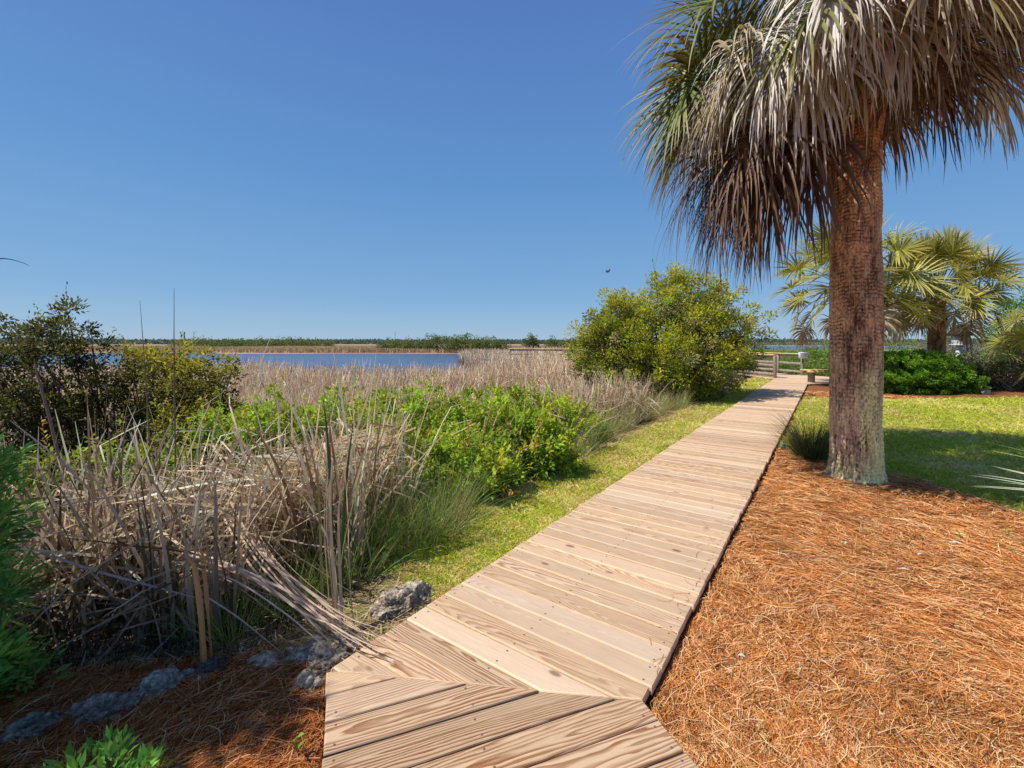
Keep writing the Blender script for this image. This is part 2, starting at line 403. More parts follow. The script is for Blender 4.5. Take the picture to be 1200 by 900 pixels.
# ------------------------------------------------------------------ boardwalk
def clip(poly, n, d):     # keep n.p <= d
    out = []
    for i in range(len(poly)):
        a, b = poly[i], poly[(i+1) % len(poly)]
        da, db = n@a-d, n@b-d
        if da <= 0: out.append(a)
        if da*db < 0: out.append(a+(b-a)*(da/(da-db)))
    return out
def inset(poly, e):
    c = []; n = len(poly)
    for i in range(n):
        p0, p1, p2 = poly[i-1], poly[i], poly[(i+1) % n]
        a = p1-p0; b = p2-p1; a = a/(np.linalg.norm(a)+1e-9); b = b/(np.linalg.norm(b)+1e-9)
        na = np.array([-a[1], a[0]]); nb = np.array([-b[1], b[0]])
        k = 1+na@nb; c.append(p1+(na+nb)*e/max(k, .25))
    return c
class Deck:
    def __init__(s): s.V = []; s.Fc = []; s.bc = []; s.t = []; s.nails = G(); s.k = 0
    def board(s, poly, org, du, dv, tint, rng, z=0., nails=None, edge=False):
        poly = [np.array(p, float) for p in poly]
        pp = [poly[0]]
        for p in poly[1:]:
            if np.linalg.norm(p-pp[-1]) > .012: pp.append(p)
        if np.linalg.norm(pp[0]-pp[-1]) < .012: pp.pop()
        if len(pp) < 3: return
        A = sum(pp[i][0]*pp[(i+1) % len(pp)][1]-pp[(i+1) % len(pp)][0]*pp[i][1] for i in range(len(pp)))/2
        if A < 0: pp = pp[::-1]; A = -A
        if A < .0012: return
        s.k += 1; n = len(pp); sd = s.k*1.37+rng.random()
        tz = z+rng.normal(0, .0013)
        base = len(s.V)
        rings = [(inset(pp, .007), tz), (inset(pp, .0022), tz-.0022), (pp, tz-.007), (pp, tz-.037)]
        for r, zz in rings:
            for p in r:
                s.V.append((p[0], p[1], zz)); d = p-org
                s.bc.append((d@du, d@dv if zz > tz-.02 else d@dv+.05, sd)); s.t.append(tint if (zz > tz-.001 or zz < tz-.02 or not edge) else (tint[0]*.5, 0, tint[2]*1.4))  # board edges tinted brighter to stand in for sunlit seams
        s.Fc.append([base+i for i in range(n)])
        for l in range(3):
            for i in range(n):
                j = (i+1) % n
                s.Fc.append([base+l*n+i, base+(l+1)*n+i, base+(l+1)*n+j, base+l*n+j])
        s.Fc.append([base+3*n+i for i in range(n)][::-1])
        if nails is not None:
            for uu in nails:
                for w in (-.042, .042):
                    c = org+du*(uu+rng.normal(0, .004))+dv*(w+rng.normal(0, .004))
                    ins = all(((pp[(i+1) % n]-pp[i])[0]*(c-pp[i])[1]-(pp[(i+1) % n]-pp[i])[1]*(c-pp[i])[0]) > .004 for i in range(n))
                    if ins:
                        a = np.arange(8)*math.pi/4
                        V = np.concatenate([np.stack([c[0]+.0048*np.cos(a), c[1]+.0048*np.sin(a), np.full(8, tz+.0012)], 1), np.stack([c[0]+.0055*np.cos(a), c[1]+.0055*np.sin(a), np.full(8, tz-.002)], 1)])
                        q = [(i, i+8, (i+1) % 8+8, (i+1) % 8) for i in range(8)]
                        s.nails.add(V, q+[(0, 1, 2, 3), (0, 3, 4, 7), (4, 5, 6, 7)])
    def build(s, name, mat, parent):
        off = np.array(parent.location)
        me = bpy.data.meshes.new(name); me.from_pydata([tuple(np.array(v)-off) for v in s.V], [], s.Fc)
        a = me.attributes.new('bc', 'FLOAT_VECTOR', 'POINT'); a.data.foreach_set('vector', np.array(s.bc, np.float32).ravel())
        c = me.color_attributes.new('tint', 'FLOAT_COLOR', 'POINT'); t = np.ones((len(s.V), 4), np.float32); t[:, :3] = s.t; c.data.foreach_set('color', t.ravel())
        return link(name, me, mat, parent)
def cross2(a, b): return a[0]*b[1]-a[1]*b[0]
mit_t = (WR-WL)/np.linalg.norm(WR-WL); mit_n = np.array([-mit_t[1], mit_t[0]])     # points away (far)
rng = R_(11)
walk = thing('boardwalk', (WL[0], WL[1], 0), 'pale sunlit plank boardwalk running away to the marsh platform', 'boardwalk')
dk = Deck(); pitch = .1425; gap = .0075; Wd = 1.2
endx = 10.68
for i in range(-10, 136):
    s0 = .03+i*pitch+rng.normal(0, .0006); s1 = s0+pitch-gap-abs(rng.normal(0, .0012))
    e0 = rng.normal(0, .003); e1 = rng.normal(0, .003)
    p = [WL+D*s0+NL*e0, WL+D*s0-NL*(Wd+e1), WL+D*s1-NL*(Wd+e1), WL+D*s1+NL*e0]
    p = clip(p, -mit_n, -(mit_n@WL)-.0012)
    if len(p) > 2: p = clip(p, np.array([1., 0]), endx)
    if len(p) < 3: continue
    org = WL+D*(s0+s1)/2-NL*.6
    gy = min(1, max(0, rng.normal(.32, .36))); con = max(.1, rng.normal(.5, .26)); br = rng.normal(.92, .07)
    if i in (1, 2): con = .95; gy = .1
    if i in (3, 6): gy = .9; con = .35
    dk.board(p, org, -NL, D, (con, gy, br), rng, nails=(-.56, -.02, .56) if i < 40 else None, edge=True)
dk.build('decking', M_deck, walk); dk.nails.build('nail_heads', M_metal, walk)['kind'] = 'stuff'
g = G()
for off in (-.035, -.6, -1.165):
    a = WL+D*(.25 if off > -.5 else .1)+NL*off; b = WL+D*(19.5 if off > -.1 else 17.8)+NL*off
    if off < -1: a = WR+D*.06-NL*(-.035)
    g.beam((a[0], a[1], -.105), (b[0], b[1], -.105), .04, .13)
g.build('side_beam', M_dark, walk)

near = thing('boardwalk', (0, 1.0, 0), 'nearest boardwalk section with bold brown cathedral grain, cut at a mitred seam', 'boardwalk')
dk = Deck(); u2 = -N2L   # along boards, to the right
for i in range(0, 24):
    t0 = .155-pitch+i*pitch-.0; t1 = t0+pitch-gap
    t0 += rng.normal(0, .0006)
    # coordinate t runs toward the camera along -D2 from WL
    o0 = WL-D2*t0; o1 = WL-D2*t1
    e0 = rng.normal(0, .003); e1 = rng.normal(0, .003)
    if i < 4:   # boards start before the corner and are cut by the mitre
        pass
    p = [o0-u2*e0, o0+u2*(1.208+e1), o1+u2*(1.208+e1), o1-u2*e0]
    p = clip(p, mit_n, (mit_n@WL)-.0012)
    if len(p) < 3: continue
    org = (o0+o1)/2+u2*.6
    con = .92 if i > 1 else .5; gy = .0 if i > 1 else .5
    if i == 0: con, gy = .5, .0
    dk.board(p, org, u2, -D2, (con+rng.normal(0, .12), max(0, gy+rng.normal(0, .08)), .86+rng.normal(0, .05)), rng, nails=(-.56, -.05, .57))
for i in range(-9, 0):
    t0 = .155-pitch+i*pitch; t1 = t0+pitch-gap
    o0 = WL-D2*t0; o1 = WL-D2*t1
    p = [o0, o0+u2*1.208, o1+u2*1.208, o1]
    p = clip(p, mit_n, (mit_n@WL)-.0012)
    if len(p) > 2: dk.board(p, (o0+o1)/2+u2*.6, u2, -D2, (.9+rng.normal(0, .1), .03, .86+rng.normal(0, .05)), rng, nails=(-.56, -.05, .57))
dk.build('decking', M_deck, near); dk.nails.build('nail_heads', M_metal, near)['kind'] = 'stuff'
g = G()
for off in (.035, .6, 1.17):
    a = WL-D2*(.12 if off < 1 else .8)+u2*off; b = WL-D2*3.2+u2*off
    g.beam((a[0], a[1], -.105), (b[0], b[1], -.105), .04, .13)
g.build('side_beam', M_dark, near)

# platform
plat = thing('viewing_platform', (12.8, 18, 0), 'wooden platform with bench and rails where the boardwalk ends', 'platform')
dk = Deck()
P0 = [(10.685, 15.93), (15.2, 15.93), (15.2, 19.3), (13.35, 20.05), (13.2, 20.6), (10.75, 20.6), (10.685, 18.3)]
P0 = [np.array(p) for p in P0]
i = 0; y = 15.93
while y < 20.6:
    # clip board strip to polygon halfplanes (convex)
    q = [np.array([10.3, y]), np.array([15.4, y]), np.array([15.4, y+pitch-gap]), np.array([10.3, y+pitch-gap])]
    for a, b in zip(P0, P0[1:]+P0[:1]):
        e = b-a; n = np.array([e[1], -e[0]])
        if len(q) > 2: q = clip(q, n, n@a)
    if len(q) > 2: dk.board(q, np.array([12.9, y+pitch/2]), np.array([1., 0]), np.array([0., 1]), (.4, rng.random(), rng.normal(.98, .08)), rng)
    y += pitch
dk.build('decking', M_deck, plat)
g = G(); g.beam((10.75, 15.97, -.11), (15.15, 15.97, -.11), .04, .14); g.beam((15.14, 16, -.11), (15.14, 19.3, -.11), .04, .14); g.build('side_beam', M_dark, plat)

# pier branch into the marsh
pier = thing('pier', (9, 30, 0), 'long railed pier leading from the platform out over the reeds', 'pier')
dk = Deck()
path = [np.array(p) for p in ((11.95, 20.65), (11.1, 25.), (5.2, 37.6), (-.8, 40.5))]
for a, b in zip(path, path[1:]):
    t = (b-a); L = np.linalg.norm(t); t /= L; n = np.array([-t[1], t[0]]); k = 0.
    while k < L:
        q = [a+t*k-n*1.05, a+t*k+n*1.05, a+t*(k+.137)+n*1.05, a+t*(k+.137)-n*1.05]
        dk.board(q, a+t*k, n, t, (.4, rng.random(), rng.normal(.95, .08)), rng, z=-.004); k += pitch
dk.build('decking', M_deck, pier)
g = G()
for a, b in zip(path, path[1:]):
    t = nrm(b-a); n = np.array([-t[1], t[0]]); L = np.linalg.norm(b-a)
    for sgn in (-1, 1): g.beam((*(a+n*sgn*.95), -.13), (*(b+n*sgn*.95), -.13), .05, .18)
    for k in np.arange(.6, L, 2.4):
        for sgn in (-.95, .95): c = a+t*k+n*sgn; g.beam((c[0], c[1], -1.5), (c[0], c[1], -.1), .16, .16)
g.build('piling', M_oldwood, pier)
def railing(label, pts, group='railings along the platform and pier', sign_at=None, capm=None):
    r = thing('wooden_railing', (pts[0][0], pts[0][1], 0), label, 'railing', group)
    pts = [np.array(p, float) for p in pts]
    for a, b in zip(pts, pts[1:]):
        g = G(); t = nrm(b-a)
        g.beam((a[0], a[1], -.3), (a[0], a[1], .925), .1, .1); g.build('post', M_oldwood, r)
        for nm, z, w, h, m in (('cap_rail', .955, .15, .045, M_cap), ('rail', .85, .04, .12, M_oldwood), ('rail', .5, .04, .14, M_oldwood), ('rail', .13, .04, .14, M_oldwood)):
            g = G(); e = .075 if nm == 'rail' else 0
            g.beam((a[0]+t[0]*e*0, a[1], z), (b[0], b[1], z), w, h) if nm != 'rail' else g.beam((*(a+t*e), z), (*(b-t*e), z), w, h)
            g.build(nm, m, r)
    b = pts[-1]; g = G(); g.beam((b[0], b[1], -.3), (b[0], b[1], .925), .1, .1); g.build('post', M_oldwood, r)
    return r
railing('weathered railing left of the platform entrance beside the big bush', [(10.93, 18.45), (10.72, 20.5), (10.1, 22.6), (9.95, 25)])
railing('weathered railing on the far side of the platform, ending at the white notice', [(13.08, 20.0), (12.95, 21.6), (12.5, 23.4), (12.1, 25.2)])
lp = path[1]; 
railing('far pier railing with a top board tinted sunlit yellow seen over the reeds', [(9.0, 26.8), (7.8, 29.4), (6.6, 32), (5.4, 34.5), (4.3, 36.8), (2., 37.9), (-.2, 39.)])
# notice on the last post
nt_ = thing('notice_sign', (13.08, 19.93, .9), 'small white notice fixed to the railing end post', 'sign')
g = G(); g.box((13.08, 19.925, .90), (.42, .012, .28)); g.build('board', M_white, nt_)
g = G()
for k in range(5): g.box((13.06+.01*(k % 2), 19.915, 1.0-.045*k), (.28-.05*(k % 2), .003, .012))
g.build('print', M_greyink, nt_)
# bench
def bench(label, x, y, L, rz=0.):
    b = thing('bench', (x, y, 0), label, 'bench')
    g = G()
    for k in (-1, 0, 1): g.box((x, y+k*.125, .45), (L, .118, .04), col=(1, 1, 1))
    g.build('seat', M_cap, b)
    for sx in (-L/2+.3, L/2-.3):
        g = G(); g.box((x+sx, y, .215), (.09, .28, .425)); g.box((x+sx, y, .41), (.05, .40, .035)); g.build('leg', M_oldwood, b)
    g = G(); g.box((x, y-.195, .40), (L-.02, .03, .075)); g.build('apron', M_cap, b); return b
bench('low backless timber bench standing on the platform behind the palm trunk', 11.62, 16.45, 1.65)

# ------------------------------------------------------------------ main palm
def frond(g, rng, base, az, el, petL, fanR, droop, live, col, nseg=44, segw=.034, steps=8, hang=0., fan=150., gp_=None, tw=None, stiff=1.):
    """costapalmate leaf: petiole, then a fan of segments along a short costa. gravity pulls the segments."""
    out = np.array([math.cos(az), math.sin(az), 0.])
    d = out*math.cos(el)+UP*math.sin(el); P = [np.array(base, float)]
    n = 9; cur = d.copy()
    for k in range(n-1):
        cur = nrm(cur-UP*droop*(k/(n-1))**1.3*.5); P.append(P[-1]+cur*petL/(n-1))
    P = np.array(P); tubes(gp_ if gp_ is not None else g, P[None], np.linspace(.02, .009, n)[None], np.array(col['pet']), 5)
    cl = fanR*.42; nc = 6; C = [P[-1]]; ct = [cur]
    for k in range(nc):
        cur = nrm(cur-UP*(.10+hang*.35)); C.append(C[-1]+cur*cl/nc); ct.append(cur)
    C = np.array(C); ct = np.array(ct)
    tw = rng.normal(0, .35) if tw is None else tw
    side0 = nrm(np.cross(ct[0], UP)+1e-6); nn0 = np.cross(side0, ct[0])
    side0 = side0*math.cos(tw)+nn0*math.sin(tw)
    phi = np.radians(np.linspace(-fan, fan, nseg)+rng.normal(0, 2., nseg))
    w = np.clip(1-np.abs(phi)/math.radians(fan), 0, 1)          # 1 centre, 0 outer
    ci = np.clip(w**1.2*nc, 0, nc); i0 = np.minimum(ci.astype(int), nc-1); fr = (ci-i0)[:, None]
    org = C[i0]*(1-fr)+C[i0+1]*fr; T = nrm(ct[i0]*(1-fr)+ct[i0+1]*fr)
    S = nrm(side0[None]-T*(T@side0)[:, None]); Nn = np.cross(S, T)
    dr = T*np.cos(phi)[:, None]+S*np.sin(phi)[:, None]
    dr = nrm(dr+Nn*(.25+rng.normal(0, .06, nseg))[:, None]+rng.normal(0, .035+.13*hang, (nseg, 3)))
    L = fanR*(.62+.38*np.cos(phi*.55))*(1+rng.normal(0, .07, nseg))
    Q = [org]; cur = dr
    for k in range(steps-1):
        t = k/(steps-2)
        pull = (.05+.30*t**2)*stiff*(.55+hang*2.4)
        cur = nrm(cur-UP*pull+rng.normal(0, .02+.10*hang, (nseg, 3))); Q.append(Q[-1]+cur*(L/(steps-1))[:, None])
    Q = np.stack(Q, 1); tt = np.linspace(0, 1, steps)
    prof = np.interp(tt, [0, .12, .45, .8, 1], [.45, .9, 1., .45, .04])
    Wd_ = segw*(fanR/1.0)*prof[None]*(1+rng.normal(0, .1, (nseg, 1)))
    c0 = np.array(col['a']); c1 = np.array(col['b']); cj = (1+rng.normal(0, .2, (nseg, 1)))
    mx = np.clip(rng.normal(col.get('m', .3), .25, (nseg, 1)), 0, 1)
    cc = (c0*(1-mx)+c1*mx)*cj; tipc = np.array(col['tip'])
    tf = (tt**2.2*col.get('tm', .6))[None, :, None]
    cc = cc[:, None]*(1-tf)+tipc*tf
    ribbons(g, Q, Wd_, np.clip(cc, .004, 1), side=nrm(np.cross(dr, Nn)), fold=.16)
GREEN = dict(pet=(.20, .22, .06), a=(.11, .16, .025), b=(.25, .27, .06), tip=(.42, .32, .13), m=.35, tm=.8)
OLIVE = dict(pet=(.26, .22, .09), a=(.16, .17, .03), b=(.40, .33, .11), tip=(.60, .45, .24), m=.45, tm=.9)
TAN = dict(pet=(.33, .22, .11), a=(.46, .35, .20), b=(.66, .56, .42), tip=(.62, .52, .42), m=.5, tm=.5)
GREY = dict(pet=(.36, .28, .2), a=(.55, .47, .38), b=(.92, .86, .78), tip=(.80, .70, .58), m=.5, tm=.4)
BROWN = dict(pet=(.18, .09, .04), a=(.10, .05, .025), b=(.24, .13, .065), tip=(.30, .18, .10), m=.4, tm=.5)
def trunk_mesh(cx, cy, z0, z1, rfun, seed, nz=420, na=140, amp=.012, lichen=True):
    z = np.linspace(z0, z1, nz); a = np.arange(na)*2*math.pi/na
    Z, A = np.meshgrid(z, a, indexing='ij')
    H = Z-z0
    # overlapping ring scars + vertical fissures broken into plates
    A0 = np.minimum(A, 2*math.pi-A)
    ringc = H*24+1.1*fbm(A0*1.6+seed, H*1.5, 3)+.75*fbm(A0*7, H*9, 3)+.5*fbm(A0*19, H*16, 2)
    ring = np.abs((ringc % 1)-.5)*2
    wa = A0*7/math.pi*2+2.8*fbm(A0*2.5+4+seed, H*3, 4)
    fis = np.abs(((wa+np.floor(ringc)*.37) % 1)-.5)*2
    up = sstep(.3, 1.9, H)
    fine = fbm(A0*20, H*45, 4)-.5+.9*(fbm(A0*34, H*7, 3)-.5); coarse = fbm(A0*4, H*5, 3)-.5
    mk1 = sstep(.40, .58, fbm(A0*5+9, H*12, 3)); mk2 = sstep(.42, .56, fbm(A0*7+3, H*4, 3))
    crack = np.maximum(sstep(.62, .93, ring)*(.35+.65*up)*mk1, sstep(.66, .95, fis)*(1.0-.5*up)*mk2)
    disp = -amp*crack+amp*1.3*fine+amp*1.5*coarse+.02*(fbm(A0*1.2+7, H*2.6, 3)-.5)
    Rr = rfun(H)[:] if not np.isscalar(rfun(H)) else rfun(H)
    R = Rr+disp
    # seam closure
    V = np.stack([cx+R*np.cos(A), cy+R*np.sin(A), Z], -1)
    base = np.array([.50, .35, .23]); red = np.array([.52, .30, .17]); dk_ = np.array([.045, .028, .02]); lic = np.array([.92, .88, .40]); pale = np.array([.70, .46, .28])
    m = up[..., None]; c = base*(1-m)+red*m
    c = c*np.clip(1+1.6*fine+1.3*coarse+1.1*(fbm(A0*1.5+20, H*1.4, 3)-.5), .25, 2)[..., None]
    pl = sstep(.62, .75, fbm(A*6+2, H*3.3, 3))[..., None]; c = c*(1-pl*.6)+pale*pl*.6
    if lichen:
        # lichen on the camera facing right side near the ground, brightened to look sunlit
        fa = np.cos(A-math.radians(-76)); l = sstep(.45, .85, fa+(fbm(A0*6, H*3, 4)-.5)*1.5)*(1-sstep(.7, 1.35, H+(fbm(A0*5, H*2, 2)-.5)*.9))
        gl = .35*(1-sstep(.1, .45, H)); l = np.clip(np.maximum(l, gl), 0, 1)[..., None]
        c = c*(1-l*.85)+lic*(1+.8*fine[..., None])*l*.85
    c = c*(1-crack[..., None]*.78)+dk_*crack[..., None]*.78
    g = G(); i = np.arange(nz-1)[:, None]*na; k = np.arange(na)[None]; k2 = (k+1) % na
    q = np.stack([i+k, i+k2, i+na+k2, i+na+k], -1).reshape(-1, 4)
    g.add(V.reshape(-1, 3), q, col=np.clip(c, .01, 1).reshape(-1, 3)); return g
M_trunk = leafmat('palm_bark', 0, .9, .1, 60, .35)
def bootstubs(g, rng, cx, cy, z0, z1, r, n, L=.3, w=.075, up=.9):
    for k in range(n):
        z = z0+(z1-z0)*rng.random(); a = rng.random()*2*math.pi; o = np.array([math.cos(a), math.sin(a), 0])
        d = nrm(o*(1-up*.6)+UP*up*rng.uniform(.5, 1.)+rng.normal(0, .12, 3)); l = L*rng.uniform(.5, 1.1)
        b = np.array([cx, cy, z])+o*(r-.02); P = np.array([b, b+d*l*.4, b+nrm(d+o*.5)*l])
        c = np.array([.25, .12, .06])*rng.uniform(.6, 1.5)
        s = np.cross(o, UP)
        gg = G(); ribbons(gg, P[None], np.array([[w*1.4, w, w*.45]]), np.array([c]), side=s[None], fold=.25); gg.build('boot', M_trunk, g)
PX, PY = 3.87, 5.0
pz0 = -.1
palm = thing('palm_tree', (PX, PY, pz0), 'tall cabbage palm with thick brown trunk and shaggy hanging fronds beside the boardwalk', 'palm tree')
rf = lambda H: .232+.07*np.exp(-H/.14)+.012*np.exp(-((H-2.2)/.7)**2)+.006*np.sin(H*1.7)+.03*sstep(3.7, 4.3, H)-.05*sstep(4.6, 5.1, H)
g = trunk_mesh(PX, PY, pz0, 5.0, rf, 3, nz=760, na=260, amp=.014); g.build('trunk', M_trunk, palm, smooth=False)
rng = R_(21); g = G(); bootstubs(palm, rng, PX, PY, 3.65, 4.75, .25, 44, .38)
# frayed fibre around the neck
N = 500; a = rng.random(N)*2*math.pi; z = rng.uniform(3.5, 4.7, N); o_ = np.stack([np.cos(a), np.sin(a), 0*a], 1)
b = np.array([PX, PY, 0])+o_*.25+UP*z[:, None]; d = nrm(o_*.5+rng.normal(0, .6, (N, 3)))
K = 4; P = [b]
for k in range(K-1): d = nrm(d-UP*.25); P.append(P[-1]+d*(rng.uniform(.05, .2, N)/K)[:, None])
ribbons(g, np.stack(P, 1), np.full((N, K), .005), mixc(rng, [(.25, .12, .06), (.4, .28, .18)], N), rng=rng)
g.build('fibre', M_trunk, palm)['kind'] = 'stuff'
rng = R_(77)
specs = []
for k in range(20): specs.append(('g', k*2.399+.3, math.radians(rng.uniform(35, 80)), rng.uniform(.9, 1.2), .25, 0.0))
for k in range(22): specs.append(('o', k*2.399+1.1, math.radians(rng.uniform(2, 32)), rng.uniform(1.05, 1.35), .45, .12))
for k in range(22): specs.append(('t', k*2.399+.7, math.radians(rng.uniform(-12, 18)), rng.uniform(.85, 1.4), .7, .6))
for k in range(12): specs.append(('d', k*2.399+2., math.radians(rng.uniform(-30, -10)), rng.uniform(.6, 1.0), .8, .75))
# low brown bunches that hang furthest down, towards the walk
for azd, pl in ((178, 1.25), (196, 1.3), (165, 1.5), (186, 1.6), (150, 1.2), (205, 1.6), (215, 1.3), (172, 1.45), (190, 1.15)): specs.append(('L', math.radians(azd), math.radians(-30 if pl < 1.4 else -16), pl, .8, .9))
for azd, pl in ((255, .75), (268, .6), (240, 1.0), (282, .95), (228, 1.25), (300, 1.1), (312, .9)): specs.append(('w', math.radians(azd), math.radians(4), pl, .8, .65))
for azd, pl, el_, ty_, hg_ in ((160, 1.5, 0, 'o', .3), (178, 1.6, 6, 'o', .15), (198, 1.55, 2, 'x', .5), (212, 1.5, 6, 'x', .6), (170, 1.35, 14, 'o', .15), (188, 1.45, -4, 'x', .6), (148, 1.5, 8, 'o', .3), (222, 1.3, 8, 'x', .6), (236, 1.2, 12, 'x', .6), (205, 1.1, -6, 'x', .7), (228, 1.6, 14, 'x', .5), (250, 1.3, 18, 'x', .5), (182, 1.65, -8, 'L', .7), (200, 1.6, -12, 'L', .75), (260, 1.0, 12, 'x', .6), (276, 1.0, 16, 'x', .6)): specs.append((ty_, math.radians(azd), math.radians(el_), pl, .55, hg_))
for typ, az, el, pl, dr, hg in specs:
    rt = max(0., min(1., math.cos(az)+.35)); fr_ = max(0., -math.sin(az)-.3)
    if typ in 'tdw': el += .30*rt+.26*fr_; dr *= 1-.35*rt
    if typ in 'td': hg *= 1-.25*rt
    a2 = az; zb = .18*rt+{'g': 4.95, 'o': 4.8, 't': 4.78, 'd': 4.62, 'L': 4.35, 'w': 4.72, 'x': 4.72}[typ]+rng.uniform(-.08, .1)
    base = np.array([PX+.2*math.cos(az), PY+.2*math.sin(az), zb])
    dirx = math.cos(az)
    if typ == 'g': c = GREEN
    elif typ == 'o': c = GREEN if rng.random() < .5 else OLIVE
    elif typ == 't': c = OLIVE if rng.random() < .3 else (GREY if math.sin(az) < -.1 and rng.random() < .6 else TAN)
    elif typ in 'dL': c = BROWN
    elif typ == 'x': c = GREY if rng.random() < .6 else TAN
    else: c = GREY
    R = {'g': 1.15, 'o': 1.12, 't': 1.0, 'd': .95, 'L': 1.05, 'w': .8, 'x': .9}[typ]*rng.uniform(.92, 1.08)
    g = G(); frond(g, rng, base, az, el, pl, R, dr, 1, c, nseg=56 if typ in 'gotwx' else 46, segw=.03 if typ in 'got' else .024, hang=hg, fan=150 if typ in 'go' else 78)
    o = g.build('frond', M_palm, palm)
    if typ in 'dL': o['label'] = 'dead brown hanging frond'
    elif c is GREY: o['label'] = 'bleached grey hanging frond'

# ------------------------------------------------------------------ smaller palms
YG = dict(pet=(.30, .30, .08), a=(.17, .21, .035), b=(.60, .53, .08), tip=(.80, .64, .24), m=.4, tm=.7)
YD = dict(pet=(.3, .2, .1), a=(.40, .30, .16), b=(.5, .4, .22), tip=(.45, .33, .2), m=.5, tm=.5)
def small_palm(label, X, Y, zc, rad, seed, th=.17, n=38, name='palm_tree', els=(-50, 85), squash=1., dead=8):
    rng = R_(seed); z0 = float(zg(X, Y))-.05
    p = thing(name, (X, Y, z0), label, 'palm tree')
    if zc-z0 > .6:
        g = trunk_mesh(X, Y, z0, zc+.1, lambda H: th+.03*sstep(.3, 1.6, H), seed, nz=150, na=60, amp=.012, lichen=False); g.C = [c_*.5 for c_ in g.C]; g.build('trunk', M_trunk, p)
        bootstubs(p, rng, X, Y, zc-.9, zc-.1, th+.02, 16, .3, .09)
    for k in range(n):
        az = k*2.399+rng.random()*.4; f = (k+.5)/n; el = math.radians(els[0]+(els[1]-els[0])*f**.85)
        R = rad*.31*rng.uniform(.75, 1.2); pl = rad*rng.uniform(.42, .68)
        g = G(); low = k < dead
        frond(g, rng, (X+.08*math.cos(az), Y+.08*math.sin(az), zc-.1+.25*f), az, el, pl, R, .3 if not low else .6, 1, YD if low else YG, nseg=34, segw=.06, hang=0 if not low else .5, fan=rng.uniform(95, 140) if not low else 110, steps=6, stiff=rng.uniform(.35, 1.0) if not low else 1., tw=rng.normal(0, .9))
        o = g.build('frond', M_palm, p)
        if low: o['label'] = 'dry tan drooping frond'
small_palm('bushy yellow-green palm standing right behind the clipped hedge', 14.35, 15.0, 3.1, 2.1, 31, th=.2, n=80, els=(-30, 85), dead=12)
small_palm('loose-crowned palm mostly hidden behind the thick brown trunk', 11.3, 14.9, 3.25, 2.6, 32, n=56, els=(-40, 80), dead=10)

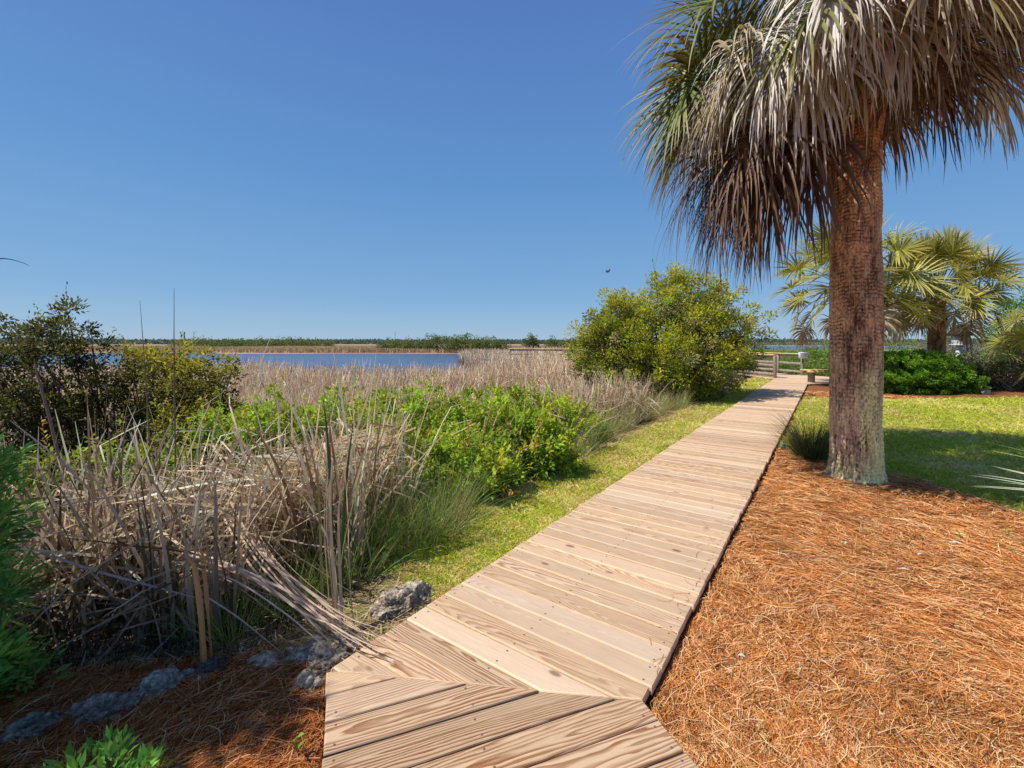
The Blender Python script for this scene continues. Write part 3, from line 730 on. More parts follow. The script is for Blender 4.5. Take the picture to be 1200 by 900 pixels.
# ------------------------------------------------------------------ foliage makers
def bush(name, label, cat, base, lobes, n_clump, per, cr, leaf, pal, seed, group=None, top=None, hi=.35, nbr=40, brr=.014, airy=.5, brcol=(.16, .12, .09), lw=.45, up=.25, mat=None, stem_name='stem', crown_name='crown', flat=.85, boxy=0., shoots=0, shl=.3):
    rng = R_(seed); t = thing(name, base, label, cat, group)
    lobes = np.array(lobes, float); vol = (lobes[:, 3]*lobes[:, 4]*lobes[:, 5])**.7; pr = vol/vol.sum()
    li = rng.choice(len(lobes), n_clump, p=pr); d = nrm(rng.normal(size=(n_clump, 3))); r = rng.uniform(airy**2, 1, n_clump)**.5
    dd = d*r[:, None]; dd = dd/((1-boxy)+boxy*np.abs(d).max(1, keepdims=True)); cc = lobes[li, :3]+dd*lobes[li, 3:]
    cc += rng.normal(0, cr*.35, cc.shape)
    gz = zg(cc[:, 0], cc[:, 1]); cc[:, 2] = np.maximum(cc[:, 2], gz+cr*.4)
    ctr = lobes[:, :3].mean(0); 
    csz = cr*rng.uniform(.5, 1.25, n_clump)
    k = np.repeat(np.arange(n_clump), per); N = len(k)
    od = nrm(rng.normal(size=(N, 3))); rr = rng.random(N)**.45
    pos = cc[k]+od*(rr*csz[k])[:, None]*np.array([1, 1, flat])
    dirs = od*.9+d[k]*.5+UP*up+rng.normal(0, .3, (N, 3))
    cb = mixc(rng, pal, n_clump, .16)[k]; cb = cb*(1+rng.normal(0, .2, (N, 1)))
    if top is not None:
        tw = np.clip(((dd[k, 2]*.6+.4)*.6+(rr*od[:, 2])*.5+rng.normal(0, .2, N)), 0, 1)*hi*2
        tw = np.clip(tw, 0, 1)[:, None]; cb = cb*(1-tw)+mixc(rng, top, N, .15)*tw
    g = G(); L = leaf*rng.uniform(.6, 1.3, N)
    leaves(g, rng, pos, dirs, L, L*lw, np.clip(cb, .005, 1), tilt=.65)
    if shoots:
        q = rng.choice(n_clump, shoots); e0 = cc[q]; sd_ = nrm(d[q]*.7+UP*.8+rng.normal(0, .35, (shoots, 3))); sl = shl*rng.uniform(.4, 1.3, shoots)
        m_ = 16; ks = np.repeat(np.arange(shoots), m_); tq = np.tile(np.linspace(.1, 1, m_), shoots)
        sp_ = e0[ks]+sd_[ks]*((sl[ks]+cr*.8)*tq)[:, None]; ld = nrm(rng.normal(size=(len(ks), 3)))+sd_[ks]*.8
        LL = leaf*rng.uniform(.6, 1.1, len(ks)); leaves(g, rng, sp_, ld, LL, LL*lw, np.clip(mixc(rng, (top or pal), shoots, .2)[ks]*.85, .005, 1), tilt=.8)
    g.build(crown_name, mat or M_leaf, t)
    if nbr:
        sel = rng.choice(n_clump, min(nbr, n_clump), replace=False); e = cc[sel]; n = len(sel); K = 6
        b = np.array(base)+np.stack([rng.normal(0, .12, n), rng.normal(0, .12, n), np.zeros(n)], 1)
        b[:, 2] = zg(b[:, 0], b[:, 1])-.03
        tt = np.linspace(0, 1, K)[None, :, None]; mid = (b+e)/2+rng.normal(0, .12, (n, 3))*np.linalg.norm(e-b, axis=1)[:, None]-UP*.05
        P = (1-tt)**2*b[:, None]+2*tt*(1-tt)*mid[:, None]+tt**2*e[:, None]
        P[:, 1:-1] += rng.normal(0, .02, (n, K-2, 3))
        g = G(); Rr = brr*rng.uniform(.6, 1.4, (n, 1))*np.linspace(1.3, .25, K)[None]
        tubes(g, P, Rr, np.array(brcol)); g.build(stem_name, M_bark, t)
    return t
# big wax myrtle by the walk
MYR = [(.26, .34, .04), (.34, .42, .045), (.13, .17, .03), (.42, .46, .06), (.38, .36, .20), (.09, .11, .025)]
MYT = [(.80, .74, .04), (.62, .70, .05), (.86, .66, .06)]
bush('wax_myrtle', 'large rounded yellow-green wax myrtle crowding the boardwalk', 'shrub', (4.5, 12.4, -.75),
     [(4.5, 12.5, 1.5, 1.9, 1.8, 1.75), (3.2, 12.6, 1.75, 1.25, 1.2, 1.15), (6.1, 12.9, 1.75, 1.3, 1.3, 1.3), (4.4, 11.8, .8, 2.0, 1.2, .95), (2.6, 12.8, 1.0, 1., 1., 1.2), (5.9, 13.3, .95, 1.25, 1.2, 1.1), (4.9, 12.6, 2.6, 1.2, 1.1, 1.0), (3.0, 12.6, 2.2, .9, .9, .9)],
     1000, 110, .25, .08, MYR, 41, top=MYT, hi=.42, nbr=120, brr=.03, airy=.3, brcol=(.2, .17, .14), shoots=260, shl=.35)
# dark myrtle at the left
DK = [(.075, .09, .022), (.10, .11, .03), (.06, .07, .02), (.14, .12, .035)]
bush('wax_myrtle', 'dark shadowy wax myrtle standing in the reeds with water behind its branches', 'shrub', (-5.0, 5.4, -.85),
     [(-5.45, 5.3, 1.1, .75, .6, .62), (-5.75, 5.2, .55, .9, .7, .6), (-4.9, 5.4, .55, .8, .6, .45), (-5.4, 5.3, 1.5, .32, .3, .42), (-6.2, 5.3, 1.2, .5, .5, .55), (-5.2, 5.0, .1, .8, .5, .4)],
     300, 75, .13, .05, DK, 42, top=[(.22, .22, .03), (.34, .30, .04)], hi=.2, nbr=90, brr=.014, airy=.3, brcol=(.13, .09, .07), shoots=70, shl=.22)
bush('wax_myrtle', 'olive wax myrtle with golden tips just right of the darkest shrub', 'shrub', (-4.25, 5.6, -.85),
     [(-4.4, 5.7, .85, .55, .5, .62), (-4.0, 5.7, .95, .5, .5, .4), (-4.1, 5.6, .35, .7, .5, .4), (-3.75, 5.6, .5, .35, .4, .35), (-4.75, 5.8, 1.1, .35, .35, .38)],
     230, 75, .13, .048, [(.09, .10, .025), (.06, .07, .02), (.13, .12, .035)], 43, top=[(.75, .60, .05), (.55, .52, .06)], hi=.5, nbr=60, brr=.012, airy=.3, brcol=(.15, .11, .08), shoots=70, shl=.22)
# leafy shrub at the left frame edge
FG = [(.19, .42, .08), (.25, .48, .09), (.13, .32, .08)]
bush('leafy_shrub', 'fresh green shrub with narrow glossy leaves at the edge of the straw', 'shrub', (-2.35, 1.9, -.1),
     [(-2.50, 1.85, .25, .36, .3, .45), (-2.66, 2.0, .70, .38, .3, .34), (-2.36, 1.75, -.0, .30, .22, .26)],
     170, 60, .12, .062, FG, 44, top=[(.42, .64, .09), (.34, .55, .09)], hi=.3, nbr=30, brr=.008, lw=.3, up=.5)
bush('unseen_shade_tree', 'unseen leafy branches beyond the picture, placed to shade the straw', 'tree', (-5.2, 1.4, -.2),  # canopy out of view, placed and thickened for its shadow on the straw
     [(-4.12, 1.38, 4.1, .62, .36, .4), (-4.8, 1.3, 4.2, .6, .42, .5), (-5.3, 1.1, 3.9, .6, .5, .6)],
     520, 60, .2, .08, FG, 45, nbr=30, brr=.02, stem_name='limb')
EL = [(.25, .46, .035), (.33, .54, .045), (.13, .27, .025), (.38, .48, .045), (.10, .18, .025)]
ELT = [(.66, .70, .05), (.50, .70, .06), (.80, .44, .07), (.44, .66, .05), (.54, .70, .06), (.72, .64, .05), (.60, .72, .06)]
# marsh elder shrubs: (px, Y, top px y, radius, darker?)
shr = [(668, 7.2, 470, .42, 'loose olive shrub at the far end of the marsh shrub band'), (600, 6.6, 452, .5, 'tall loose shrub at the back of the band near the verge'), (262, 4.6, 470, .42, 'lime green marsh shrub among dead reeds nearest the dark myrtle'),
       (330, 5.4, 466, .50, 'low yellow-green marsh shrub behind the tangle of fallen reeds'),
       (405, 6.0, 458, .62, 'golden-tipped marsh shrub in front of the open reed field'),
       (478, 5.6, 456, .66, 'broad marsh shrub with rusty tips in the middle of the reeds'),
       (545, 6.2, 456, .66, 'marsh shrub with orange tips backed by tall dead reeds'),
       (592, 5.4, 468, .50, 'bright green marsh shrub closest to the mown verge'),
       (632, 5.2, 490, .36, 'dense marsh shrub with bare lower stems beside the verge'),
       (548, 4.6, 505, .42, 'feathery green shrub leaning over the bank grass'),
       (640, 6.6, 462, .5, 'small marsh shrub beside the pale dead reeds past the verge bend'),
       (470, 4.6, 492, .48, 'pale green marsh shrub above the fine bank grass'),
       (175, 4.3, 520, .40, 'bright low shrub glowing behind grey reed stems'),
       (60, 4.0, 540, .38, 'low dark green shrub under the dark myrtle')]
for i, (px, Y, ty, r, lab) in enumerate(shr):
    r *= 1.18; c = at(px, ty, Y); z0 = float(zg(c[0], Y)); top = c[2]; h = (top-z0)
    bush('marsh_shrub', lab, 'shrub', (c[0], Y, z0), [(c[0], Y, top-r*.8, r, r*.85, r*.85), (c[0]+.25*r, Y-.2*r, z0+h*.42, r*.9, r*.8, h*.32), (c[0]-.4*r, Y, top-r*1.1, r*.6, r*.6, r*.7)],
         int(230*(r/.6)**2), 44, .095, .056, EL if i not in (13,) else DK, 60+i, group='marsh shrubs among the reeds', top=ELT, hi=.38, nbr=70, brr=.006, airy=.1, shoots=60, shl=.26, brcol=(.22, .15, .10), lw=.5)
# distant bushes
FAR = [(.10, .14, .035), (.13, .17, .045), (.16, .18, .06)]
FART = [(.28, .30, .08), (.24, .28, .06)]
def farbush(px, Y, ty, wpx, lab, seed, pal=FAR, n=60, leaf=None, group='bushes on the far marsh bank', name='marsh_bush', hscale=1.):
    wpx *= 1.45; n = int(n*1.3); c = at(px, ty-1, Y); w = wpx*Y/F/2; z0 = float(zg(c[0], Y)); h = c[2]-z0
    return bush(name, lab, 'bush', (c[0], Y, z0), [(c[0], Y, z0+h*.55, w, w*.7, h*.45), (c[0]-w*.5, Y, z0+h*.4, w*.6, w*.5, h*.38), (c[0]+w*.5, Y, z0+h*.42, w*.6, w*.5, h*.4)],
         n, 34, max(w*.22, h*.16), leaf or Y*.0035, pal, seed, group=group, top=FART, hi=.4, nbr=14, brr=Y*.0006, airy=.3, lw=.6)
farbush(520, 112, 392, 34, 'tallest pale-branched bush on the far bank', 101)
farbush(494, 116, 401, 30, 'low bush left of the tallest far-bank bush', 102)
farbush(548, 110, 395, 34, 'rounded bush at the creek end, right of the tallest one', 103)
farbush(575, 108, 397, 26, 'dense green bush where the creek water ends', 104)
farbush(465, 130, 403, 30, 'flat green bush on the brown far bank', 105)
farbush(622, 90, 394, 12, 'single dark little tree rising over the pier rail', 106)
farbush(652, 85, 398, 24, 'green bush behind the right end of the distant pier', 107)
farbush(678, 80, 395, 22, 'grey-green bush touching the big myrtle on the horizon', 108, pal=[(.2, .2, .12), (.16, .17, .09)])
for k, (px, w, ty) in enumerate(((235, 40, 403), (268, 34, 402), (300, 42, 403), (335, 40, 402), (366, 30, 403))):
    farbush(px, 230, ty, w, ('green bush beside the leftmost gap of the far hedge line', 'taller bush in the far green line', 'middle bush of the far green line', 'broad bush in the far green line', 'end bush of the far green line')[k], 110+k, n=50, leaf=.75, group='line of bushes beyond the creek')
# green marsh scrub behind the platform and hedge
SCR = [(.20, .36, .05), (.26, .40, .07), (.16, .28, .05)]
k = 0
labs = ['bright green scrub right behind the platform rails', 'scrub bush left of the white notice', 'lime scrub under the loose palm', 'pale olive scrub beyond the platform', 'low scrub behind the bench',
        'tall light green scrub between trunk and hedge', 'green scrub above the hedge top', 'scrub bush seen under the bushy palm', 'grey-green scrub beside the birdhouse', 'scrub behind the left railing']
for (px, Y, ty, wpx), lab in zip(((958, 24, 405, 46), (925, 30, 407, 46), (975, 27, 398, 50), (900, 34, 404, 46), (990, 22, 420, 60), (1050, 21, 388, 46), (1078, 24, 392, 44), (1110, 26, 393, 40), (1140, 24, 395, 50), (880, 28, 408, 40)), labs):
    c = at(px, ty, Y); w = wpx*Y/F/2; z0 = -.9; h = c[2]-z0
    bush('green_scrub', lab, 'shrub', (c[0], Y, z0), [(c[0], Y, z0+h*.5, w, w*.8, h*.5), (c[0]+w*.4, Y-.3, z0+h*.35, w*.7, w*.6, h*.36)], 100, 45, w*.26, .11, SCR, 130+k, group='green scrub beyond the yard', top=[(.34, .40, .07), (.30, .36, .08), (.36, .30, .1)], hi=.4, nbr=12, airy=.3); k += 1

# hedge
bush('hedge', 'clipped bright green hedge on the far side of the lawn', 'hedge', (12.2, 13.9, -.08),
     [(11.5, 13.9, .50, 1.1, .8, .60), (12.5, 13.9, .52, 1.1, .82, .62), (13.2, 14.0, .46, .85, .8, .62), (12.3, 13.7, .25, 1.8, .8, .35)],
     1100, 70, .10, .055, [(.12, .28, .025), (.06, .16, .015), (.17, .34, .03)], 51, top=[(.38, .62, .05), (.30, .50, .045)], hi=.4, nbr=30, airy=.85, lw=.55, boxy=.85)
g = G(); g.box((14.0, 13.15, -.02), (.17, .2, .17)); o = g.build('concrete_block', M_conc)
tag(origin_to(o, (14.0, 13.15, -.1)), 'small grey block at the right end of the hedge', 'block')
# right edge: trees and palmettos
bush('oak_tree', 'bright green leafy tree at the edge of the yard behind the palmetto', 'tree', (20.2, 17.5, -.1),
     [(20.6, 17.8, 2.4, 1.3, 1.2, 1.1), (19.9, 17.5, 1.4, .9, 1., .9), (21.5, 18, 1.2, 1.4, 1.2, 1.2)], 260, 70, .3, .1, [(.10, .24, .03), (.14, .30, .04)], 52, top=[(.3, .46, .05)], hi=.3, nbr=40, brr=.03, stem_name='limb')
bush('bare_shrub', 'grey twiggy half-bare shrub behind the birdhouse', 'shrub', (17.6, 17.6, -.1),
     [(17.6, 17.6, 1.0, 1.3, .9, .85), (16.6, 17.6, .9, .8, .7, .6), (18.4, 17.2, .6, .9, .8, .7)], 180, 34, .26, .07, [(.30, .27, .2), (.2, .21, .12), (.26, .27, .12)], 53, nbr=150, brr=.016, brcol=(.36, .31, .26), airy=.1)
bush('bare_shrub', 'dark tangled brush with grey dead sticks right of the hedge', 'shrub', (16.2, 14.6, -.1),
     [(15.6, 14.6, .4, .9, .7, .5), (16.8, 14.4, .55, 1.1, .7, .7), (18, 14.6, .5, 1., .7, .7)], 200, 50, .2, .075, [(.07, .09, .03), (.12, .14, .05), (.2, .16, .1)], 54, nbr=120, brr=.018, brcol=(.33, .27, .22), airy=.2, top=[(.3, .32, .07)], hi=.3)
small_palm('yellow-green palmetto clump at the end of the hedge row', 16.9, 13.9, .75, 1.7, 33, n=26, name='palmetto', els=(-15, 85), dead=3)
small_palm('second palmetto with a yellow fan of leaves further back', 18.6, 15.2, 1.4, 1.8, 34, n=24, name='palmetto', els=(-15, 85), dead=3)
# birdhouse
bx, by = at(1124, 400, 17.)[0], 17.
bh = thing('birdhouse', (bx, by, -.1), 'white birdhouse with a dark peaked roof on a post above the hedge', 'birdhouse')
g = G(); g.beam((bx, by, -.2), (bx, by, 1.36), .14, .14); g.build('post', M_white, bh)
g = G(); g.box((bx, by, 1.55), (.31, .31, .34)); g.box((bx, by, 1.385), (.40, .40, .035)); g.build('box', M_white, bh)
g = G(); V = [(bx-.26, by-.28, 1.725), (bx+.26, by-.28, 1.725), (bx+.26, by+.28, 1.725), (bx-.26, by+.28, 1.725), (bx, by-.28, 2.07), (bx, by+.28, 2.07)]
g.add(V, [(0, 4, 5, 3), (1, 2, 5, 4), (3, 2, 1, 0)], [(0, 1, 4), (2, 3, 5)]); g.build('roof', M_dark, bh)
g = G()
for sx in (-.08, .08): g.box((bx+sx, by-.187, 1.58), (.06, .012, .08))
g.build('entrance_hole', M_dark, bh)
# teal marker by the walk
t_ = gp(918, 529)
mk_ = thing('marker_flag', (t_[0], t_[1], -.08), 'small teal square marker standing in the straw by the lawn corner', 'marker')
g = G(); g.box((t_[0], t_[1], .0), (.075, .012, .07), rz=.2); g.build('flag', M_teal, mk_)
g = G(); g.box((t_[0], t_[1]+.012, -.06), (.01, .008, .12)); g.build('stake', M_metal, mk_)

# ------------------------------------------------------------------ near palmetto leaf at the right edge
rng = R_(88)
pm = thing('palmetto', (4.13, 2.05, -.08), 'palmetto with stiff pale leaf tips poking in over the shaded lawn', 'palmetto')
for k, (az, el, pl) in enumerate(((181, 42, .62), (150, 60, .7), (120, 50, .7), (60, 50, .7), (0, 40, .7), (300, 50, .7), (240, 68, .6), (25, 70, .8))):
    g = G(); a = math.radians(az)
    frond(g, rng, (4.13+.04*math.cos(a), 2.05+.04*math.sin(a), .05), a, math.radians(el), pl, .62, .45, 1, dict(pet=(.2, .25, .08), a=(.40, .50, .26), b=(.66, .70, .48), tip=(.8, .8, .6), m=.5, tm=.4), nseg=24, segw=.036, hang=0, fan=120, tw=1.25 if k == 0 else None, stiff=.2)
    g.build('frond', M_palm, pm)

# ------------------------------------------------------------------ grasses
def tuft(name, label, c, n, L, spread, W, pal, seed, cat='grass tuft', group=None, lean=.5, K=6, mat=None, rb=.08, droop=.5):
    rng = R_(seed); c = np.array(c, float); a = rng.random(n)*2*math.pi; r = rb*np.sqrt(rng.random(n))
    b = np.stack([c[0]+r*np.cos(a), c[1]+r*np.sin(a), 0*a], 1); b[:, 2] = zg(b[:, 0], b[:, 1])-.01
    a = a+rng.normal(0, .5, n); o = np.stack([np.cos(a), np.sin(a), 0*a], 1); le = np.abs(rng.normal(0, lean, n))+.08
    d = nrm(UP+o*le[:, None]); l = L*rng.uniform(.45, 1.1, n); P = [b]
    for k in range(K-1): d = nrm(d+(o*.6-UP)*(droop*k/K*.6*rng.uniform(.3, 1.3, n))[:, None]); P.append(P[-1]+d*(l/(K-1))[:, None])
    g = G(); w = W*rng.uniform(.6, 1.3, n)[:, None]*np.interp(np.linspace(0, 1, K), [0, .5, 1], [1, .8, .08])[None]
    ribbons(g, np.stack(P, 1), w, mixc(rng, pal, n, .2), rng=rng)
    o = g.build(name, mat or M_blade); origin_to(o, (c[0], c[1], float(zg(c[0], c[1])))); return tag(o, label, cat, group)
GG = [(.16, .30, .045), (.24, .38, .06), (.32, .42, .10), (.48, .42, .18)]
DG = [(.58, .46, .24), (.46, .42, .16), (.66, .56, .34), (.32, .38, .10)]
tuft('grass_tuft', 'dark green spiky grass tuft at the left foot of the palm trunk', (*gp(950, 538),), 1300, .72, .3, .0035, [(.04, .07, .02), (.07, .11, .03), (.16, .2, .06), (.3, .28, .12)], 200, lean=.55, rb=.14, droop=.6)
bank = [(505, 640, .58, 'M', 'fine bright green grass clump on the bank below the shrubs'), (470, 655, .5, 'G', 'shaded green grass clump above the grey rocks'), (528, 610, .62, 'G', 'tall fine grass clump leaning over the bank'), (560, 590, .6, 'G', 'thin green grass clump between shrubs and verge'),
        (430, 650, .7, 'G', 'green grass sprouting among dead reeds'), (400, 690, .5, 'G', 'short grass clump behind the long grey rock'),
        (675, 540, .7, 'M', 'straw and green grass clump beside the last marsh shrub'), (700, 522, .75, 'M', 'wispy mixed grass clump halfway along the verge'), (725, 508, .7, 'D', 'pale tan wispy grass clump next to the verge'), (745, 498, .75, 'D', 'dry feathery grass clump nearer the big myrtle'),
        (765, 490, .7, 'D', 'buff grass clump in front of the big myrtle'), (790, 484, .6, 'M', 'grass clump touching the shadow of the big myrtle'), (655, 560, .5, 'D', 'low dry grass clump at the edge of the verge'), (690, 500, .8, 'G', 'bright green grass clump behind the dry ones'), (715, 490, .8, 'G', 'green grass clump against the pale reeds'),
        (140, 640, .9, 'G', 'green blades standing in the shaded reed hollow at the left'), (250, 600, 1.1, 'G', 'tall green blades between the two biggest reed clumps'), (335, 620, 1.1, 'G', 'tall green blades under the lime shrub'),
        (300, 715, .45, 'G', 'vivid grass clump under the arching dead leaves'), (205, 700, .5, 'G', 'dark green blades deep in the reed hollow'), (440, 610, .6, 'G', 'fine olive grass clump in the dark hollow behind the rocks'), (455, 575, .6, 'M', 'mixed grass clump at the back of the hollow'),
        (235, 760, .5, 'G', 'slim green grass shoots rising beside the orange broken stalk'), (275, 770, .42, 'G', 'short vivid grass shoots by the rocks'), (345, 740, .45, 'G', 'grass shoots behind the arching dead leaves')]
for i, (px, py, L, k, lab) in enumerate(bank):
    x, y = gp(px, py, -.2); tuft('grass_clump', lab, (x, y), 520 if py < 700 else 90, L, .3, .0042 if k != 'D' else .0035, {'G': GG, 'D': DG, 'M': GG+DG}[k], 210+i, group='grass clumps along the bank', lean=.5, rb=.26 if py < 700 else .08, droop=.5)

def scatter(rng, n, rmin, rmax, a0, a1, reg_id):
    out = np.zeros((0, 2))
    while len(out) < n:
        m = n*2; r = np.exp(rng.uniform(math.log(rmin), math.log(rmax), m)); a = np.radians(rng.uniform(a0, a1, m))
        x = r*np.sin(a); y = r*np.cos(a); ok = (region(x, y) == reg_id)
        out = np.concatenate([out, np.stack([x, y], 1)[ok]])
    return out[:n]
def ondeck(x, y, mar=0.):
    ll = lat_left(x, y); s = (x-WL[0])*D[0]+(y-WL[1])*D[1]
    main = (ll < mar) & (ll > -1.2-mar) & (((x-WL[0])*mit_n[0]+(y-WL[1])*mit_n[1]) > -mar)
    l2 = (x-WL[0])*N2L[0]+(y-WL[1])*N2L[1]
    nr = (l2 < mar) & (l2 > -1.208-mar) & (((x-WL[0])*mit_n[0]+(y-WL[1])*mit_n[1]) <= mar)
    return main | nr | ((x > 10.6) & (y > 15.9))
rng = R_(300)
g = G(); n = 210000
p = scatter(rng, n, 1.2, 24, -58, 62, 1); p = p[~ondeck(p[:, 0], p[:, 1], -.0)]
bare = fbm(p[:, 0]*1.6+50, p[:, 1]*1.6, 3); sand = np.hypot((p[:, 0]-9.6)/.9, (p[:, 1]-11.9)/.45); p = p[~((bare > .66) & (rng.random(len(p)) < .6)) & (sand > 1)]; n = len(p)
d0 = np.hypot(p[:, 0], p[:, 1]); K = 3
L = (.028+.004*d0)*rng.uniform(.5, 1.4, n); a = rng.random(n)*2*math.pi; o_ = np.stack([np.cos(a), np.sin(a), 0*a], 1)
b = np.stack([p[:, 0], p[:, 1], zg(p[:, 0], p[:, 1])-.003], 1); dd = nrm(UP+o_*rng.uniform(.4, 2.4, (n, 1)))
P = np.stack([b, b+dd*(L*.55)[:, None], b+dd*(L*.55)[:, None]+nrm(dd+o_*.5-UP*.2)*(L*.45)[:, None]], 1)
w = (.0028+.0007*d0)*rng.uniform(.7, 1.3, n); patch = fbm(p[:, 0]*1.1, p[:, 1]*1.1, 4)+.6*(fbm(p[:, 0]*6, p[:, 1]*6, 2)-.5)
edge = 1-sstep(.0, .35, .95-lat_left(p[:, 0], p[:, 1])); isv = (lat_left(p[:, 0], p[:, 1]) > 0)
dead = (rng.random(n) < np.clip((patch-.48)*1.9+.18+.26*(lat_left(p[:, 0], p[:, 1]) > -.2)+.7*edge*isv, .08, .95))
col = np.where(dead[:, None], mixc(rng, [(.78, .60, .24), (.68, .52, .16), (.84, .68, .34)], n), mixc(rng, [(.42, .50, .045), (.52, .54, .055), (.64, .60, .08), (.32, .42, .035)], n))
big = fbm(p[:, 0]*.55+30, p[:, 1]*.55, 4); col = col*(.72+.6*big)[:, None]
ribbons(g, P, w[:, None]*np.array([[1, .8, .1]]), np.clip(col, .01, 1), rng=rng)
o = g.build('grass', M_blade); o['kind'] = 'stuff'

# pine straw needles
g = G(); n = 380000; p = scatter(rng, n, 1.1, 17, -60, 62, 2)
p = p[~ondeck(p[:, 0], p[:, 1], -.005)]; n = len(p); d0 = np.hypot(p[:, 0], p[:, 1])
flow = fbm(p[:, 0]*.7+5, p[:, 1]*.7, 2)*2.4*math.pi; a = flow+rng.normal(0, .75, n)
L = rng.uniform(.07, .20, n)*(.8+.06*d0); K = 4
dirh = np.stack([np.cos(a), np.sin(a), 0*a], 1); perp = np.stack([-np.sin(a), np.cos(a), 0*a], 1)
b = np.stack([p[:, 0], p[:, 1], zg(p[:, 0], p[:, 1])+rng.random(n)**1.6*.03], 1)
tt = np.linspace(-.5, .5, K); bow = rng.normal(0, .13, n)*L; slope = rng.normal(0, .07, n)
P = b[:, None]+dirh[:, None]*(L[:, None]*tt)[..., None]+perp[:, None]*(bow[:, None]*(tt**2*4)[None])[..., None]+UP*((slope*L)[:, None]*tt*1.0+.006*(1-(tt*2)**2))[..., None]
zz = zg(P[..., 0], P[..., 1])+.001; P[..., 2] = np.maximum(P[..., 2], zz)
bad = ondeck(P[..., 0], P[..., 1], -.0).any(1) & (rng.random(n) > .02)
P = P[~bad]; d0 = d0[~bad]; n = len(P)
w = (.0010+.00048*d0)*rng.uniform(.7, 1.3, n)
col = mixc(rng, [(.76, .33, .10), (.64, .24, .065), (.84, .42, .15), (.56, .20, .045), (.90, .52, .22), (.16, .055, .02), (.30, .10, .03), (.88, .58, .32), (.62, .22, .05)], n, .15)
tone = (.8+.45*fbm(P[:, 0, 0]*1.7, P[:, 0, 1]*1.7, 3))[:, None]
lf = (P[:, 0, 0] < 0.0)[:, None]; tone = np.where(lf & (rng.random((n, 1)) < .75), tone*np.array([[.60, .46, .40]]), tone*np.where(lf, .8, 1.))  # needles on the left darkened and reddened to deepen the shade there
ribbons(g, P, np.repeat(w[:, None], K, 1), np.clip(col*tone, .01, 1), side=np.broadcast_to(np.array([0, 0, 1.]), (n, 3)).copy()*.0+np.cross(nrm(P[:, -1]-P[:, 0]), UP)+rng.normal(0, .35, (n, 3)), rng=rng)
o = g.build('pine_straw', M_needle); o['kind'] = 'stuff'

rng = R_(330); n = 90; K = 5
sdk = rng.uniform(.2, 9, n)**1.0; off = np.abs(rng.normal(0, .10, n))+.0; c0 = WR[None]+D[None]*sdk[:, None]+NL[None]*off[:, None]
a = rng.random(n)*6.283; L = rng.uniform(.06, .16, n); tt = np.linspace(-.5, .5, K)
xy = c0[:, None]+np.stack([np.cos(a), np.sin(a)], 1)[:, None]*(L[:, None]*tt)[..., None]+np.stack([-np.sin(a), np.cos(a)], 1)[:, None]*((L*rng.normal(0, .2, n))[:, None]*tt**2*4)[..., None]
P = np.concatenate([xy, np.full((n, K, 1), .0045)], 2); g = G()
ribbons(g, P, np.full((n, K), .0022), mixc(rng, [(.5, .24, .09), (.38, .17, .07), (.3, .14, .08)], n), side=np.stack([-np.sin(a), np.cos(a), 0*a], 1))
o = g.build('fallen_needles', M_needle); o['kind'] = 'stuff'
# ------------------------------------------------------------------ reeds
REED = [(.92, .68, .40), (.76, .54, .31), (.97, .82, .56), (.34, .22, .12), (.86, .69, .46)]
def reeds(g, rng, x, y, L, W, lean=.35, kp=.7, K=8, pal=REED, low=0., lz=0., az=None, keep=False):
    n = len(x); z = zg(x, y)-.03; b = np.stack([x, y, z], 1)
    a = rng.random(n)*2*math.pi if az is None else az+rng.normal(0, .5, n)
    th = np.abs(rng.normal(0, lean, n)); kk = rng.integers(2, K, n); kink = rng.random(n) < kp
    cv = rng.uniform(0, .07, n)*(lean > .1); th2 = np.radians(rng.uniform(60, 150, n)); a2 = a+rng.normal(0, .9, n)
    P = [b]; c = th.copy()
    for k in range(K-1):
        on = kink & (k >= kk); te = np.where(on, th2, th+cv*k); ae = np.where(on, a2, a)
        d = np.stack([np.sin(te)*np.cos(ae), np.sin(te)*np.sin(ae), np.cos(te)], 1)
        P.append(P[-1]+d*(L/(K-1))[:, None])
    P = np.stack(P, 1); P[..., 2] = np.maximum(P[..., 2], zg(P[..., 0], P[..., 1])+.01+lz)
    P[:, 1:] += rng.normal(0, .0022, P[:, 1:].shape)
    if keep:
        ok = (lat_left(P[..., 0], P[..., 1]).min(1) > .62) & (marsh_m(P[..., 0], P[..., 1]).min(1) > -.12)
        P, W, b, n = P[ok], W[ok], b[ok], int(ok.sum())
    w = W[:, None]*np.interp(np.linspace(0, 1, K), [0, .3, .8, 1], [1., .95, .6, .15])[None]
    col = mixc(rng, pal, n, .15)
    hz = np.clip((P[..., 2]-b[:, None, 2])/1.2, 0, 1)[..., None]; cc = col[:, None]*(.25+.75*hz**.8)  # colour darkens towards the base, painting in shade among the reeds
    ribbons(g, P, w, cc, rng=rng)
